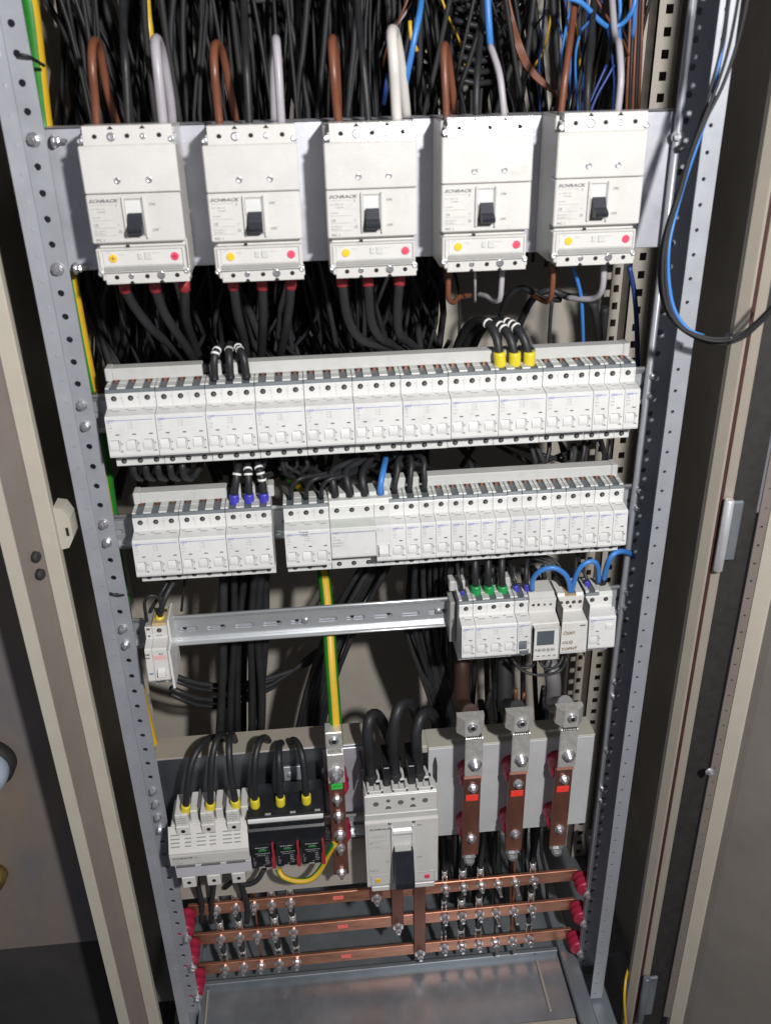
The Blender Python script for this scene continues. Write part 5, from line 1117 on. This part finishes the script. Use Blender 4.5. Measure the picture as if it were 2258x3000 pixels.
for k in range(11):
    u = 1190 + 12 * k; y = random.uniform(.09, .15)
    back([(u + random.uniform(0, 20), 1560, y), (u + random.uniform(-6, 10), 1700, y), (u + random.uniform(-2, 20), 1850, y + .01), (u + 50 - k * 3, 1990, .12), (u + 100 - k * 4, 2150, .13), (u + 120 - k * 4, 2300, .15)], .0042, 'black cable in the bundle left of the lower breaker group', px=True)
for k in range(4):
    j = (0, 14, 40, 58)[k]
    back([(500, 1975 + j, .13), (580, 2002 + j * 1.1, .14), (680, 2008 + j, .16), (800, 1984 + j * .5, .17), (900, 1945 - j * .3, .18), (990, 1890 - j * .5, .20)], (.0040, .0032, .0044, .0036)[k], 'black cable sweeping sideways below the bare rail', px=True)
for k in range(12):
    u = 1300 + 30 * k
    back([(u - 10, 1660, .10), (u, 1780, .12), (u + random.uniform(-10, 10), 1950, .15), (u + random.uniform(-20, 20), 2150, .17)], .0040, 'black cable behind the lower breaker group', px=True)
for k in range(12):
    u = 1300 + 26 * k
    back([(u, 2420, .10), (u + random.uniform(-4, 16), 2500, .10), (u + random.uniform(0, 26), 2560, .10), (u + random.uniform(0, 30), 2640, .12)], random.choice((.003, .0042, .005)), 'black cable emerging below the grey cover panel', px=True)
back([(1725, 2440, .20), (1738, 2560, .20), (1760, 2720, .20), (1770, 2900, .2)], .009, 'thick black cable near the lower right corner', px=True)
random.seed(77)
tm = MB()
def tangle(pts, r): tm.tube(spline(pts, .04), r, 6)
for k in range(130):
    x = random.uniform(-.06, .36); y = random.uniform(.20, .315); d = random.uniform(-.05, .05)
    d *= 1.6; tangle([(x + d, y, .746), (x + d * .5 + random.uniform(-.02, .02), y, .48), (x + random.uniform(-.01, .01), y, .33), (x - d * .5, y + .005, .18), (x + random.uniform(-.06, .06), y, .05), (x + random.uniform(-.06, .08), y + .01, -.12)], random.choice((.0020, .0028, .0036, .0046)))
for k in range(34):
    x = random.uniform(.36, .66); y = random.uniform(.22, .31); d = random.uniform(-.06, .06)
    tangle([(x + d, y, .746), (x + d * .5, y, .46), (x, y, .33), (x - d * .5, y, .20), (x - d, y, .10)], random.choice((.0022, .003, .0038, .005)))
for k in range(46):
    z = random.uniform(.40, .56); x = random.uniform(-.02, .5); w = random.uniform(.05, .2); y = random.uniform(.10, .25)
    tangle([(x, y + .03, z + random.uniform(-.04, .04)), (x + w * .5, y, z + random.uniform(-.03, .03)), (x + w, y + .02, z + random.uniform(-.05, .05))], random.choice((.0024, .0032, .004)))
for k in range(24):
    x = random.uniform(.16, .50); y = random.uniform(.12, .24)
    tangle([(x, y, -.02), (x + random.uniform(-.04, .04), y, -.08), (x + random.uniform(-.06, .06), y + .02, -.14), (x + random.uniform(-.07, .07), y + .03, -.22)], random.choice((.0030, .004, .005)))
for k in range(14):
    x = random.uniform(-.06, .20); y = random.uniform(.20, .31)
    tangle([(x, y, .10), (x + random.uniform(-.02, .02), y, .0), (x + random.uniform(-.03, .03), y, -.12), (x + random.uniform(-.03, .03), y, -.22)], random.choice((.004, .005, .006)))
tag(tm.build('cable_tangle', CAB2), 'mass of black cables filling the back of the cabinet behind the breakers', 'cables', kind='stuff')
# ================================================================ light, world, camera
w = bpy.data.worlds.new('World'); SC.world = w; w.use_nodes = True
bg = w.node_tree.nodes['Background']; bg.inputs['Color'].default_value = (.68, .685, .77, 1); bg.inputs['Strength'].default_value = .30
def lamp(name, loc, power, col, size, aim):
    l = bpy.data.lights.new(name, 'AREA'); l.shape = 'DISK'; l.size = size; l.energy = power; l.color = col
    o = bpy.data.objects.new(name, l); COL.objects.link(o); o.location = loc
    o.rotation_euler = (Vector(aim) - Vector(loc)).to_track_quat('-Z', 'Y').to_euler(); return o
lamp('work_lamp', (.600, -1.262, .665), 31.0, (1.0, .983, .965), .075, (.25, .0, -.25))
cam = bpy.data.cameras.new('Camera'); co = bpy.data.objects.new('Camera', cam); COL.objects.link(co)
co.location = CAMP; co.rotation_euler = CROT; cam.sensor_fit = 'VERTICAL'; cam.sensor_height = 36; cam.lens = FPX / 3000 * 36; cam.clip_start = .02; cam.clip_end = 60
SC.camera = co
cam.dof.use_dof = True; cam.dof.focus_distance = 1.30; cam.dof.aperture_fstop = 6.5
SC.view_settings.view_transform = 'Standard'; SC.view_settings.look = 'None'; SC.view_settings.exposure = 0; SC.view_settings.gamma = 1; SC.view_settings.use_curve_mapping = False
SC.render.engine = 'CYCLES'; SC.cycles.use_denoising = True; SC.cycles.max_bounces = 6; SC.cycles.sample_clamp_indirect = 4
